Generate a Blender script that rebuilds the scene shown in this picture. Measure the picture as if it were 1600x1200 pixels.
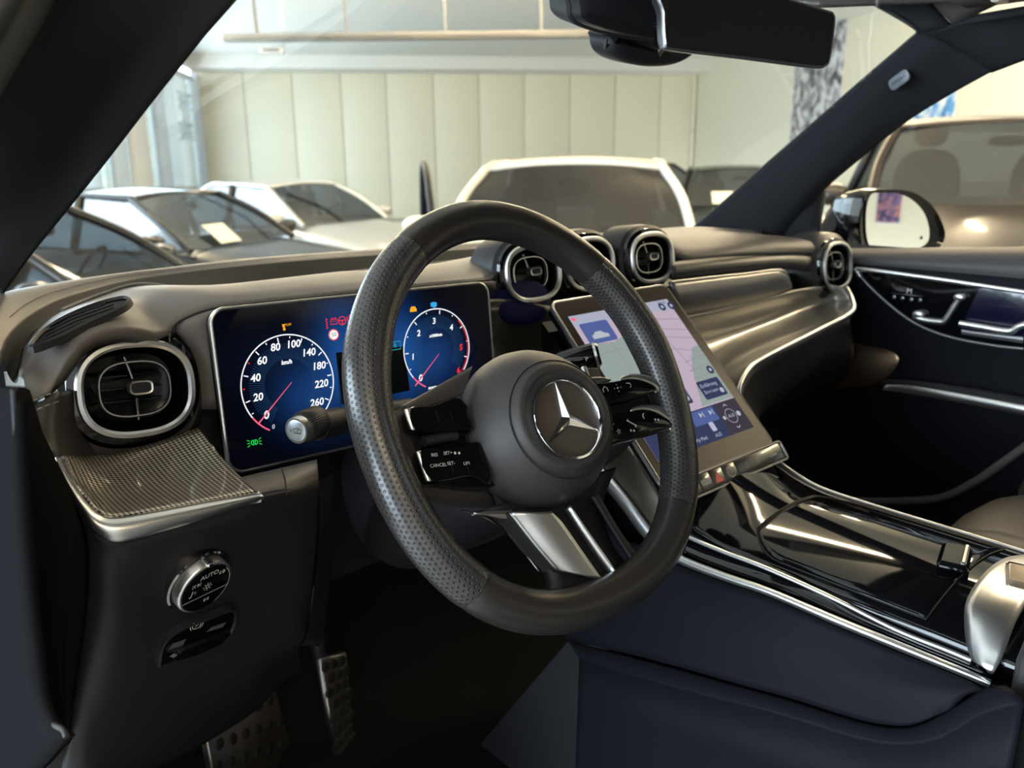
import bpy, bmesh, math, random
from mathutils import Vector, Matrix
random.seed(7)
for _o in list(bpy.data.objects): bpy.data.objects.remove(_o)
SC = bpy.context.scene
COL = SC.collection

# ---------------------------------------------------------------- camera
F_PX, YAW, PITCH, ROLL = 1300.0, math.radians(40.826), math.radians(15.199), math.radians(-0.589)
CAM = Vector((-0.891, 0.0, 1.46))
_hf = Vector((math.sin(YAW), math.cos(YAW), 0)); _up = Vector((0, 0, 1)); _rt = Vector((math.cos(YAW), -math.sin(YAW), 0))
_fw = _hf*math.cos(PITCH) - _up*math.sin(PITCH)
_uu = _hf*math.sin(PITCH) + _up*math.cos(PITCH)
_r2 = _rt*math.cos(ROLL) + _uu*math.sin(ROLL)
_u2 = _uu*math.cos(ROLL) - _rt*math.sin(ROLL)
cd = bpy.data.cameras.new('camera'); cam = bpy.data.objects.new('camera', cd); COL.objects.link(cam)
cd.sensor_width = 36.0; cd.lens = 36.0*F_PX/1600.0
cd.clip_start = 0.02; cd.clip_end = 200
cam.matrix_world = Matrix(((_r2.x, _u2.x, -_fw.x, CAM.x), (_r2.y, _u2.y, -_fw.y, CAM.y), (_r2.z, _u2.z, -_fw.z, CAM.z), (0, 0, 0, 1)))
cd.dof.use_dof = True; cd.dof.focus_distance = 0.80; cd.dof.aperture_fstop = 7.0
SC.camera = cam

# ---------------------------------------------------------------- world, exposure, large lights
SC.view_settings.view_transform = 'Standard'; SC.view_settings.look = 'None'
SC.view_settings.gamma = 1.0; SC.view_settings.use_curve_mapping = False
SC.view_settings.exposure = 0.25
SC.cycles.use_denoising = True
SC.cycles.max_bounces = 8; SC.cycles.transparent_max_bounces = 16
SC.cycles.sample_clamp_indirect = 6.0
SC.cycles.caustics_reflective = False; SC.cycles.caustics_refractive = False
W = bpy.data.worlds.new('world'); SC.world = W; W.use_nodes = True
W.node_tree.nodes['Background'].inputs[0].default_value = (0.84, 0.95, 1.0, 1)
W.node_tree.nodes['Background'].inputs[1].default_value = 3.6

# room axes: depth direction and rightward direction of the hall (the car stands askew in it)
RA = YAW - math.radians(9.2)
ED = Vector((math.sin(RA), math.cos(RA), 0)); ER = Vector((math.cos(RA), -math.sin(RA), 0))
FLOOR = -0.24
def room(r, d, z): return Vector((CAM.x, CAM.y, 0)) + ER*r + ED*d + Vector((0, 0, z))
DEPTH, RL, RR = 25.0, -4.476, 9.70
CEIL = 4.05
def area_light(name, loc, target, sx, sy, power, color):
    l = bpy.data.lights.new(name, 'AREA'); l.shape = 'RECTANGLE'; l.size = sx; l.size_y = sy
    l.energy = power; l.color = color
    o = bpy.data.objects.new(name, l); COL.objects.link(o); o.location = loc
    o.rotation_euler = (Vector(target) - Vector(loc)).to_track_quat('-Z', 'Y').to_euler()
    return o
# daylight entering through the left glazing; fill light added before the solid rear wall
area_light('daylight_side_windows', room(RL + 0.16, 15.0, 1.9), room(3, 15.0, 1.6), 17.0, 3.2, 800, (0.66, 0.86, 1.0))
area_light('daylight_side_door', room(RL + 0.16, -1.5, 1.7), room(3, -1.0, 1.4), 7.0, 3.0, 720, (0.72, 0.86, 1.0))
area_light('rear_fill', room(1.0, -6.8, 1.9), room(1.0, 0, 1.5), 8.0, 3.0, 90, (0.80, 0.88, 1.0))

# ---------------------------------------------------------------- geometry helpers
def ray(u, v): return _fw + _r2*((u - 800)/F_PX) - _u2*((v - 600)/F_PX)
def at(u, v, X=None, Y=None, Z=None, D=None):
    """point of the real scene measured from the photograph: where the sight line meets X, Y or Z = const"""
    d = ray(u, v)
    if X is not None: t = (X - CAM.x)/d.x
    elif Y is not None: t = (Y - CAM.y)/d.y
    elif Z is not None: t = (Z - CAM.z)/d.z
    else: t = D
    return CAM + d*t
def YP(*l): return [at(u, v, Y=y) for u, v, y in l]
def XP(*l): return [at(u, v, X=x) for u, v, x in l]
def ZP(*l): return [at(u, v, Z=z) for u, v, z in l]

class Fr:
    """local frame: origin, x right, y up, z towards the viewer"""
    def __init__(s, o, x, y):
        s.o = Vector(o); s.x = Vector(x).normalized(); y = Vector(y)
        s.y = (y - s.x*y.dot(s.x)).normalized(); s.z = s.x.cross(s.y)
    def p(s, x, y, z=0.0): return s.o + s.x*x + s.y*y + s.z*z
    def pix(s, u, v, h=0.0):
        d = ray(u, v); k = (s.o + s.z*h - CAM).dot(s.z)/d.dot(s.z); q = CAM + d*k - s.o
        return (q.dot(s.x), q.dot(s.y))
    def sub(s, x, y, z=0.0): return Fr(s.p(x, y, z), s.x, s.y)
    def rot(s, a):
        c, n = math.cos(a), math.sin(a)
        return Fr(s.o, s.x*c + s.y*n, s.y*c - s.x*n)

def mesh(name, verts, faces, mat=None, parent=None, smooth=True, uvs=None, angle=None):
    me = bpy.data.meshes.new(name); me.from_pydata([tuple(v) for v in verts], [], faces)
    if uvs:
        ul = me.uv_layers.new(name='UVMap')
        for lp in me.loops: ul.data[lp.index].uv = uvs[lp.vertex_index]
    bm = bmesh.new(); bm.from_mesh(me); bmesh.ops.recalc_face_normals(bm, faces=bm.faces)
    if angle is not None:
        for e in bm.edges:
            if len(e.link_faces) == 2 and e.calc_face_angle(0) > angle: e.smooth = False
    bm.to_mesh(me); bm.free()
    if smooth: me.polygons.foreach_set('use_smooth', [True]*len(me.polygons))
    o = bpy.data.objects.new(name, me); COL.objects.link(o)
    if mat: me.materials.append(mat)
    if parent: adopt(o, parent)
    return o
def adopt(o, parent):
    o.parent = parent
    o.matrix_parent_inverse = Matrix.Translation(-world_loc(parent))
    return o
def world_loc(o):
    l = Vector(o.location)
    return l if o.parent is None else (Vector((0, 0, 0)) if o.type != 'EMPTY' else l)
def thing(name, loc, label, cat, group=None, kind=None):
    e = bpy.data.objects.new(name, None); COL.objects.link(e); e.location = loc; e.empty_display_size = 0.05
    e['label'] = label; e['category'] = cat
    if group: e['group'] = group
    if kind: e['kind'] = kind
    return e
def tag(o, label, cat, group=None, kind=None):
    o['label'] = label; o['category'] = cat
    if group: o['group'] = group
    if kind: o['kind'] = kind
    return o
def structure(o, label=None, cat=None):
    o['kind'] = 'structure'
    if label: o['label'] = label
    if cat: o['category'] = cat
    return o

def cr(P, n=8, closed=False):
    """Catmull-Rom through the points"""
    P = [Vector(p) for p in P]; m = len(P); out = []
    segs = m if closed else m - 1
    for i in range(segs):
        if closed: a, b, c, d = P[(i - 1) % m], P[i], P[(i + 1) % m], P[(i + 2) % m]
        else:
            b, c = P[i], P[i + 1]
            a = P[i - 1] if i > 0 else b*2 - c
            d = P[i + 2] if i + 2 < m else c*2 - b
        for k in range(n):
            t = k/n
            out.append(0.5*((2*b) + (c - a)*t + (2*a - 5*b + 4*c - d)*t*t + (3*b - a - 3*c + d)*t**3))
    if not closed: out.append(P[-1].copy())
    return out
def resample(P, n, closed=False):
    if closed: P = P + [P[0]]
    L = [0.0]
    for a, b in zip(P, P[1:]): L.append(L[-1] + (b - a).length)
    out = []; j = 0; m = n if closed else n - 1
    for i in range(n):
        s = L[-1]*i/m
        while j < len(L) - 2 and L[j + 1] < s: j += 1
        k = (s - L[j])/max(1e-9, L[j + 1] - L[j]); out.append(P[j].lerp(P[j + 1], k))
    return out
def surf(name, rows, mat, parent=None, n=40, m=6, spline=True, thick=0.0, uv=True, equal=True):
    """smooth sheet through rows of points; thick > 0 gives it a body behind its face"""
    R = []
    for r in rows:
        r = cr(r, 8) if (spline and len(r) > 2) else [Vector(p) for p in r]
        R.append(resample(r, n))
    cols = [[R[i][j] for i in range(len(R))] for j in range(n)]
    cols = [resample(cr(c, m), (len(R) - 1)*m + 1) if len(R) > 2 else resample(c, m + 1) for c in cols]
    k = len(cols[0])
    vs = [cols[j][i] for j in range(n) for i in range(k)]
    fs = [(j*k + i, (j + 1)*k + i, (j + 1)*k + i + 1, j*k + i + 1) for j in range(n - 1) for i in range(k - 1)]
    uvs = None
    if uv:
        uvs = []
        s = 0
        for j in range(n):
            if j: s += (cols[j][k//2] - cols[j - 1][k//2]).length
            t = 0
            for i in range(k):
                if i: t += (cols[j][i] - cols[j][i - 1]).length
                uvs.append((s, t))
    o = mesh(name, vs, fs, mat, parent, True, uvs)
    if thick:
        md = o.modifiers.new('thickness', 'SOLIDIFY'); md.thickness = abs(thick); md.offset = -1 if thick > 0 else 1
    return o
def facing(o, toward):
    """turn the sheet so its normals look at a point (solidify then grows away from it)"""
    me = o.data; s = 0
    for p in me.polygons: s += p.normal.dot((Vector(toward) - p.center).normalized())
    if s < 0: me.flip_normals()
    return o

def rrect(w, h, r, n=6):
    out = []
    for cx, cy, a0 in ((w/2 - r, h/2 - r, 0), (-w/2 + r, h/2 - r, 90), (-w/2 + r, -h/2 + r, 180), (w/2 - r, -h/2 + r, 270)):
        for k in range(n + 1):
            a = math.radians(a0 + 90*k/n); out.append((cx + r*math.cos(a), cy + r*math.sin(a)))
    return out
def sell(w, h, e=0.8, n=64, a0=0.0):
    out = []
    for k in range(n):
        t = 2*math.pi*k/n; c, s = math.cos(t), math.sin(t)
        x = w/2*math.copysign(abs(c)**e, c); y = h/2*math.copysign(abs(s)**e, s)
        out.append((x*math.cos(a0) - y*math.sin(a0), x*math.sin(a0) + y*math.cos(a0)))
    return out
def circle(r, n=32): return sell(2*r, 2*r, 1.0, n)
def smooth2(P, n=6, closed=True):
    return [(p.x, p.y) for p in cr([Vector((x, y, 0)) for x, y in P], n, closed)]
def inset(P, d):
    """outline grown by d (negative: shrunk) along its vertex normals"""
    m = len(P); A = sum(P[i][0]*P[(i + 1) % m][1] - P[(i + 1) % m][0]*P[i][1] for i in range(m))
    sg = 1 if A > 0 else -1; out = []
    for i in range(m):
        ax, ay = P[i - 1]; bx, by = P[i]; cx, cy = P[(i + 1) % m]
        e1 = Vector((bx - ax, by - ay)); e2 = Vector((cx - bx, cy - by))
        if e1.length < 1e-9: e1 = e2
        if e2.length < 1e-9: e2 = e1
        e1.normalize(); e2.normalize()
        n1 = Vector((e1.y, -e1.x))*sg; n2 = Vector((e2.y, -e2.x))*sg
        nn = n1 + n2
        if nn.length < 1e-6: nn = n1
        nn.normalize(); k = 1/max(0.5, nn.dot(n1))
        out.append((bx + nn.x*d*k, by + nn.y*d*k))
    return out
def stack(name, outline, fr, levels, mat, parent=None, cap0=True, cap1=True, smooth=True, angle=0.6, loop=False, uv=False):
    """outline swept through (offset, height) levels: slabs, domes, rings (loop=True closes the profile)"""
    m = len(outline); vs = []; fs = []
    for off, z in levels:
        for x, y in (inset(outline, off) if off else outline): vs.append(fr.p(x, y, z))
    L = len(levels)
    for l in range(L if loop else L - 1):
        a, b = l*m, ((l + 1) % L)*m
        for i in range(m): fs.append((a + i, a + (i + 1) % m, b + (i + 1) % m, b + i))
    if not loop:
        if cap0: fs.append(tuple(range(m - 1, -1, -1)))
        if cap1: fs.append(tuple((L - 1)*m + i for i in range(m)))
    uvs = None
    if uv: uvs = [((Vector(v) - fr.o).dot(fr.x), (Vector(v) - fr.o).dot(fr.y)) for v in vs]
    return mesh(name, vs, fs, mat, parent, smooth, uvs, angle)
def slab(name, outline, fr, z0, z1, mat, parent=None, b=0.001, uv=False):
    return stack(name, outline, fr, [(0, z0), (0, z1 - b), (-b*0.3, z1 - b*0.3), (-b, z1)], mat, parent, uv=uv)
def flat(name, outline, fr, z, mat, parent=None):
    """thin printed mark lying on a surface"""
    return mesh(name, [fr.p(x, y, z) for x, y in outline], [tuple(range(len(outline)))], mat, parent, False)
def tube(name, path, rad, mat, parent=None, n=16, closed=False, cap=True, prof=None, up=None, uv=False, smooth=True):
    """swept tube; rad number or list; prof = list of (x,y) unit section"""
    P = [Vector(p) for p in path]; m = len(P)
    T = []
    for i in range(m):
        a = P[(i - 1) % m] if (closed or i) else P[i]; b = P[(i + 1) % m] if (closed or i < m - 1) else P[i]
        T.append((b - a).normalized())
    nrm = Vector(up) if up is not None else (Vector((0, 0, 1)) if abs(T[0].z) < 0.9 else Vector((1, 0, 0)))
    sec = prof or [(math.cos(2*math.pi*k/n), math.sin(2*math.pi*k/n)) for k in range(n)]
    n = len(sec); vs = []; fs = []; uvs = []; s = 0
    for i in range(m):
        if up is not None: nrm = Vector(up)
        nrm = (nrm - T[i]*nrm.dot(T[i])).normalized(); bn = T[i].cross(nrm)
        r = rad[i] if isinstance(rad, (list, tuple)) else rad
        if i: s += (P[i] - P[i - 1]).length
        for k, (a, b) in enumerate(sec):
            vs.append(P[i] + nrm*(a*r) + bn*(b*r)); uvs.append((s, k/n))
    for i in range(m if closed else m - 1):
        a, b = i*n, ((i + 1) % m)*n
        for k in range(n): fs.append((a + k, a + (k + 1) % n, b + (k + 1) % n, b + k))
    if cap and not closed:
        fs.append(tuple(range(n - 1, -1, -1))); fs.append(tuple((m - 1)*n + k for k in range(n)))
    return mesh(name, vs, fs, mat, parent, smooth, uvs if uv else None, 0.9)
def box(name, c, sx, sy, sz, mat, parent=None, b=0.0, rz=0.0, fr=None):
    fr = fr or Fr(c, (math.cos(rz), math.sin(rz), 0), (-math.sin(rz), math.cos(rz), 0))
    r = max(b, 1e-4)
    return stack(name, rrect(sx, sy, min(r, sx*0.49, sy*0.49), 3), fr, [(-r, -sz/2), (0, -sz/2 + r), (0, sz/2 - r), (-r, sz/2)], mat, parent)
def strip(name, A, B, mat, parent=None, bulge=0.0, toward=None, m=6, n=40, thick=0.0, spline=True):
    """ribbon between two edges, bulging towards a point"""
    A = resample(cr(A, 8) if spline else A, n); B = resample(cr(B, 8) if spline else B, n); rows = []
    for k in range(m + 1):
        t = k/m; r = []
        for a, b in zip(A, B):
            q = a.lerp(b, t)
            if bulge and toward is not None: q = q + (Vector(toward) - q).normalized()*bulge*math.sin(math.pi*t)
            r.append(q)
        rows.append(r)
    vs = [p for r in rows for p in r]
    fs = [(i*n + j, i*n + j + 1, (i + 1)*n + j + 1, (i + 1)*n + j) for i in range(m) for j in range(n - 1)]
    uvs = []
    for i, r in enumerate(rows):
        s = 0
        for j in range(n):
            if j: s += (r[j] - r[j - 1]).length
            uvs.append((s, i/m*(A[j] - B[j]).length))
    o = mesh(name, vs, fs, mat, parent, True, uvs)
    if toward is not None: facing(o, toward)
    if thick:
        md = o.modifiers.new('thickness', 'SOLIDIFY'); md.thickness = thick; md.offset = -1
    return o
def sphere(name, c, rx, ry, rz, mat, parent=None, fr=None, n=20, m=12, e=1.0):
    fr = fr or Fr(c, (1, 0, 0), (0, 1, 0)); vs = []; fs = []
    for i in range(m + 1):
        ph = math.pi*i/m - math.pi/2
        for k in range(n):
            t = 2*math.pi*k/n
            f = lambda q: math.copysign(abs(q)**e, q)
            vs.append(fr.p(rx*f(math.cos(ph))*f(math.cos(t)), ry*f(math.cos(ph))*f(math.sin(t)), rz*f(math.sin(ph))))
    for i in range(m):
        for k in range(n): fs.append((i*n + k, i*n + (k + 1) % n, (i + 1)*n + (k + 1) % n, (i + 1)*n + k))
    o = mesh(name, vs, fs, mat, parent)
    bm = bmesh.new(); bm.from_mesh(o.data); bmesh.ops.remove_doubles(bm, verts=bm.verts, dist=1e-6); bm.to_mesh(o.data); bm.free()
    o.data.polygons.foreach_set('use_smooth', [True]*len(o.data.polygons))
    return o
def text(s, fr, x, y, size, z, mat, parent=None, name='lettering', align='CENTER', shear=0.0, rot=0.0, sx=1.0, bold=0.0):
    c = bpy.data.curves.new(name, 'FONT'); c.body = s; c.size = size; c.align_x = align; c.align_y = 'CENTER'; c.shear = shear
    c.resolution_u = 3; c.offset = bold
    t = bpy.data.objects.new(name, c); me = bpy.data.meshes.new_from_object(t); bpy.data.objects.remove(t); bpy.data.curves.remove(c)
    me.name = name
    f2 = fr.sub(x, y, z).rot(rot)
    for v in me.vertices: v.co = f2.p(v.co.x*sx, v.co.y, v.co.z)
    me.materials.clear(); me.materials.append(mat)
    o = bpy.data.objects.new(name, me); COL.objects.link(o)
    if parent: adopt(o, parent)
    return o
def join(name, objs, parent=None):
    """one printed mark out of several strokes"""
    vs, fs, mi, mats = [], [], [], []
    for o in objs:
        b = len(vs); M = o.data
        vs += [v.co.copy() for v in M.vertices]
        for p in M.polygons:
            fs.append(tuple(b + i for i in p.vertices)); m = M.materials[p.material_index]
            if m not in mats: mats.append(m)
            mi.append(mats.index(m))
    for o in objs: bpy.data.objects.remove(o)
    me = bpy.data.meshes.new(name); me.from_pydata(vs, [], fs)
    for m in mats: me.materials.append(m)
    me.polygons.foreach_set('material_index', mi)
    o = bpy.data.objects.new(name, me); COL.objects.link(o)
    if parent: adopt(o, parent)
    return o
def stroke(fr, pts, w, z, mat, parent=None, name='line', closed=False):
    """flat line of width w along 2-D points"""
    P = [Vector((x, y)) for x, y in pts]; m = len(P); vs = []; fs = []
    for i in range(m):
        a = P[(i - 1) % m] if (closed or i) else P[i]; b = P[(i + 1) % m] if (closed or i < m - 1) else P[i]
        d = (b - a).normalized(); nn = Vector((-d.y, d.x))*w/2
        q = P[i] + nn; r = P[i] - nn; vs += [fr.p(q.x, q.y, z), fr.p(r.x, r.y, z)]
    for i in range(m if closed else m - 1):
        j = (i + 1) % m; fs.append((2*i, 2*i + 1, 2*j + 1, 2*j))
    return mesh(name, vs, fs, mat, parent, False)
def arc(cx, cy, r, a0, a1, n=48, ry=None):
    return [(cx + r*math.cos(math.radians(a0 + (a1 - a0)*k/n)), cy + (ry or r)*math.sin(math.radians(a0 + (a1 - a0)*k/n))) for k in range(n + 1)]

# ---------------------------------------------------------------- materials
def mat(name, base, rough=0.5, metal=0.0, coat=0.0, spec=0.5, bump=None, coat_rough=0.05, vary=0.0, sheen=0.0):
    m = bpy.data.materials.new(name); m.use_nodes = True; nt = m.node_tree; b = nt.nodes['Principled BSDF']
    b.inputs['Base Color'].default_value = (*base, 1); b.inputs['Roughness'].default_value = rough
    b.inputs['Metallic'].default_value = metal; b.inputs['Coat Weight'].default_value = coat
    b.inputs['Coat Roughness'].default_value = coat_rough; b.inputs['Specular IOR Level'].default_value = spec
    if sheen: b.inputs['Sheen Weight'].default_value = sheen
    if bump or vary:
        tc = nt.nodes.new('ShaderNodeTexCoord')
    if bump:
        kind, scale, strength, dist = bump
        if kind == 'leather':
            t = nt.nodes.new('ShaderNodeTexVoronoi'); t.feature = 'DISTANCE_TO_EDGE'; t.inputs['Scale'].default_value = scale; outp = t.outputs['Distance']
        else:
            t = nt.nodes.new('ShaderNodeTexNoise'); t.inputs['Scale'].default_value = scale; t.inputs['Detail'].default_value = 2; outp = t.outputs['Fac']
        nt.links.new(tc.outputs['Object'], t.inputs['Vector'])
        bp = nt.nodes.new('ShaderNodeBump'); bp.inputs['Strength'].default_value = strength; bp.inputs['Distance'].default_value = dist
        nt.links.new(outp, bp.inputs['Height']); nt.links.new(bp.outputs['Normal'], b.inputs['Normal'])
    if vary:
        t = nt.nodes.new('ShaderNodeTexNoise'); t.inputs['Scale'].default_value = 14; t.inputs['Detail'].default_value = 4
        nt.links.new(tc.outputs['Object'], t.inputs['Vector'])
        mp = nt.nodes.new('ShaderNodeMapRange'); mp.inputs['To Min'].default_value = max(0, rough - vary); mp.inputs['To Max'].default_value = rough + vary
        nt.links.new(t.outputs['Fac'], mp.inputs['Value']); nt.links.new(mp.outputs['Result'], b.inputs['Roughness'])
    return m
def emit(name, col, s=1.0):
    m = bpy.data.materials.new(name); m.use_nodes = True; nt = m.node_tree; nt.nodes.clear()
    e = nt.nodes.new('ShaderNodeEmission'); e.inputs[0].default_value = (*col, 1); e.inputs[1].default_value = s
    o = nt.nodes.new('ShaderNodeOutputMaterial'); nt.links.new(e.outputs[0], o.inputs[0])
    return m
def N(nt, t, **k):
    n = nt.nodes.new(t)
    for a, b in k.items(): setattr(n, a, b)
    return n
def math_n(nt, op, a, b=None, c=None):
    n = nt.nodes.new('ShaderNodeMath'); n.operation = op
    for i, q in enumerate((a, b, c)):
        if q is None: continue
        if isinstance(q, (int, float)): n.inputs[i].default_value = q
        else: nt.links.new(q, n.inputs[i])
    return n.outputs[0]
def thin_glass(name, tint, refl=0.06, rough=0.0):
    """clear pane: lets light through, mirrors by Fresnel"""
    m = bpy.data.materials.new(name); m.use_nodes = True; nt = m.node_tree; nt.nodes.clear()
    tr = N(nt, 'ShaderNodeBsdfTransparent'); tr.inputs[0].default_value = (*tint, 1)
    gl = N(nt, 'ShaderNodeBsdfGlossy'); gl.inputs['Roughness'].default_value = rough; gl.inputs[0].default_value = (1, 1, 1, 1)
    lw = N(nt, 'ShaderNodeFresnel'); lw.inputs['IOR'].default_value = 1.45
    f = math_n(nt, 'MULTIPLY', lw.outputs[0], refl/0.04)
    f = math_n(nt, 'MINIMUM', f, 0.9)
    mx = N(nt, 'ShaderNodeMixShader'); nt.links.new(f, mx.inputs[0]); nt.links.new(tr.outputs[0], mx.inputs[1]); nt.links.new(gl.outputs[0], mx.inputs[2])
    o = N(nt, 'ShaderNodeOutputMaterial'); nt.links.new(mx.outputs[0], o.inputs[0])
    return m
def perforated(name, base, pitch=0.0040, per=0.118):
    """leather with staggered punched holes, laid out along the UV of the rim"""
    m = mat(name, base, 0.31, spec=0.7); nt = m.node_tree; b = nt.nodes['Principled BSDF']
    uv = N(nt, 'ShaderNodeUVMap'); sp = N(nt, 'ShaderNodeSeparateXYZ'); nt.links.new(uv.outputs[0], sp.inputs[0])
    ny = round(per/pitch/2)*2
    y = math_n(nt, 'MULTIPLY', sp.outputs[1], ny*1.0)
    row = math_n(nt, 'FLOOR', y)
    odd = math_n(nt, 'MULTIPLY', math_n(nt, 'MODULO', row, 2.0), 0.5)
    x = math_n(nt, 'ADD', math_n(nt, 'DIVIDE', sp.outputs[0], pitch*1.25), odd)
    fx = math_n(nt, 'SUBTRACT', math_n(nt, 'FRACT', x), 0.5); fy = math_n(nt, 'SUBTRACT', math_n(nt, 'FRACT', y), 0.5)
    fx = math_n(nt, 'MULTIPLY', fx, 1.25)
    d = math_n(nt, 'SQRT', math_n(nt, 'ADD', math_n(nt, 'MULTIPLY', fx, fx), math_n(nt, 'MULTIPLY', fy, fy)))
    mr = N(nt, 'ShaderNodeMapRange'); mr.interpolation_type = 'SMOOTHSTEP'
    mr.inputs['From Min'].default_value = 0.15; mr.inputs['From Max'].default_value = 0.30
    nt.links.new(d, mr.inputs['Value'])
    mx = N(nt, 'ShaderNodeMix', data_type='RGBA'); nt.links.new(mr.outputs[0], mx.inputs[0])
    mx.inputs[6].default_value = (0.002, 0.002, 0.002, 1); mx.inputs[7].default_value = (*base, 1)
    nt.links.new(mx.outputs[2], b.inputs['Base Color'])
    bp = N(nt, 'ShaderNodeBump'); bp.inputs['Strength'].default_value = 0.9; bp.inputs['Distance'].default_value = 0.0009
    nt.links.new(mr.outputs[0], bp.inputs['Height']); nt.links.new(bp.outputs[0], b.inputs['Normal'])
    return m
def weave(name):
    """fine metal weave under clear lacquer"""
    m = mat(name, (0.1, 0.09, 0.07), 0.35, metal=0.55, coat=1.0, coat_rough=0.03); nt = m.node_tree; b = nt.nodes['Principled BSDF']
    uv = N(nt, 'ShaderNodeUVMap'); sp = N(nt, 'ShaderNodeSeparateXYZ'); nt.links.new(uv.outputs[0], sp.inputs[0])
    k = 1/0.0040
    x = math_n(nt, 'MULTIPLY', sp.outputs[0], k); y = math_n(nt, 'MULTIPLY', sp.outputs[1], k)
    a = math_n(nt, 'ADD', x, y); c = math_n(nt, 'SUBTRACT', x, y)
    s1 = math_n(nt, 'SINE', math_n(nt, 'MULTIPLY', a, math.pi)); s2 = math_n(nt, 'SINE', math_n(nt, 'MULTIPLY', c, math.pi))
    pr = math_n(nt, 'MULTIPLY', s1, s2)
    mr = N(nt, 'ShaderNodeMapRange'); mr.inputs['From Min'].default_value = -0.25; mr.inputs['From Max'].default_value = 0.35
    nt.links.new(pr, mr.inputs['Value'])
    mx = N(nt, 'ShaderNodeMix', data_type='RGBA'); nt.links.new(mr.outputs[0], mx.inputs[0])
    mx.inputs[6].default_value = (0.03, 0.027, 0.022, 1); mx.inputs[7].default_value = (0.60, 0.54, 0.44, 1)
    nt.links.new(mx.outputs[2], b.inputs['Base Color'])
    bp = N(nt, 'ShaderNodeBump'); bp.inputs['Strength'].default_value = 0.4; bp.inputs['Distance'].default_value = 0.0005
    nt.links.new(mr.outputs[0], bp.inputs['Height']); nt.links.new(bp.outputs[0], b.inputs['Normal'])
    return m
def pinstripe(name, dark, light, pitch=0.0035, axis=0):
    m = mat(name, dark, 0.3, metal=0.5, coat=1.0, coat_rough=0.04); nt = m.node_tree; b = nt.nodes['Principled BSDF']
    uv = N(nt, 'ShaderNodeUVMap'); sp = N(nt, 'ShaderNodeSeparateXYZ'); nt.links.new(uv.outputs[0], sp.inputs[0])
    s = math_n(nt, 'SINE', math_n(nt, 'MULTIPLY', sp.outputs[axis], 2*math.pi/pitch))
    mr = N(nt, 'ShaderNodeMapRange'); mr.inputs['From Min'].default_value = -0.3; mr.inputs['From Max'].default_value = 0.6
    nt.links.new(s, mr.inputs['Value'])
    mx = N(nt, 'ShaderNodeMix', data_type='RGBA'); nt.links.new(mr.outputs[0], mx.inputs[0])
    mx.inputs[6].default_value = (*dark, 1); mx.inputs[7].default_value = (*light, 1)
    nt.links.new(mx.outputs[2], b.inputs['Base Color'])
    return m

M = {}
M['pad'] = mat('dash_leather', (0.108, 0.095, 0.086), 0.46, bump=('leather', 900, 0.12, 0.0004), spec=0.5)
M['leather'] = mat('black_leather', (0.032, 0.029, 0.028), 0.40, bump=('leather', 700, 0.12, 0.0004), spec=0.5)
M['rim_leather'] = mat('rim_leather', (0.024, 0.020, 0.018), 0.32, spec=0.6, bump=('leather', 1100, 0.08, 0.0003))
M['perf'] = perforated('perforated_leather', (0.032, 0.028, 0.027))
M['airbag'] = mat('grained_plastic', (0.038, 0.034, 0.034), 0.5, bump=('leather', 800, 0.25, 0.0005))
M['soft'] = mat('soft_plastic', (0.014, 0.0135, 0.016), 0.48, spec=0.3, bump=('noise', 900, 0.12, 0.0005))
M['navy'] = mat('navy_plastic', (0.0075, 0.0076, 0.0105), 0.5, spec=0.05, bump=('leather', 600, 0.15, 0.0004))
M['dark'] = mat('dark_plastic', (0.008, 0.008, 0.010), 0.55)
M['carpet'] = mat('carpet', (0.003, 0.003, 0.003), 0.95, bump=('noise', 500, 0.5, 0.002), spec=0.2)
M['gloss'] = mat('piano_black', (0.003, 0.003, 0.004), 0.05, spec=0.5)
M['alu'] = mat('satin_aluminium', (0.62, 0.61, 0.60), 0.33, metal=1.0, vary=0.03)
M['alu_bright'] = mat('bright_aluminium', (0.82, 0.81, 0.80), 0.34, metal=1.0)
M['chrome'] = mat('chrome', (0.85, 0.85, 0.86), 0.06, metal=1.0)
M['darkchrome'] = mat('smoked_chrome', (0.30, 0.29, 0.29), 0.10, metal=1.0)
M['weave'] = weave('metal_weave')
M['pin'] = pinstripe('pinstripe_trim', (0.16, 0.148, 0.13), (0.45, 0.405, 0.34))
M['pin_dark'] = pinstripe('pinstripe_trim_dark', (0.012, 0.011, 0.010), (0.16, 0.13, 0.085))
M['greytrim'] = mat('grey_metal_trim', (0.22, 0.21, 0.21), 0.30, metal=0.7)
M['stitch'] = mat('grey_thread', (0.16, 0.14, 0.12), 0.8)
M['pillar'] = mat('pillar_fabric', (0.017, 0.0175, 0.020), 0.75, bump=('noise', 1500, 0.2, 0.0005), spec=0.12)
M['headliner'] = mat('headliner_fabric', (0.075, 0.062, 0.052), 0.95, bump=('noise', 900, 0.3, 0.001))
M['seat'] = mat('seat_leather', (0.060, 0.050, 0.043), 0.5, bump=('leather', 300, 0.2, 0.0006))
M['jamb'] = mat('jamb_plastic', (0.009, 0.0088, 0.0098), 0.8, spec=0.0, bump=('noise', 900, 0.12, 0.0005))
M['sill'] = mat('sill_leather', (0.055, 0.049, 0.046), 0.5, bump=('leather', 800, 0.12, 0.0004), spec=0.3)
M['rubber'] = mat('black_rubber', (0.006, 0.006, 0.006), 0.7)
M['pedal'] = mat('brushed_steel', (0.45, 0.42, 0.40), 0.35, metal=1.0)
M['copper'] = mat('speaker_mesh', (0.30, 0.20, 0.13), 0.35, metal=1.0)
M['windscreen'] = thin_glass('windscreen_glass', (0.96, 0.97, 0.97), 0.004)
M['sideglass'] = thin_glass('side_glass', (0.93, 0.94, 0.94), 0.012)
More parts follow.
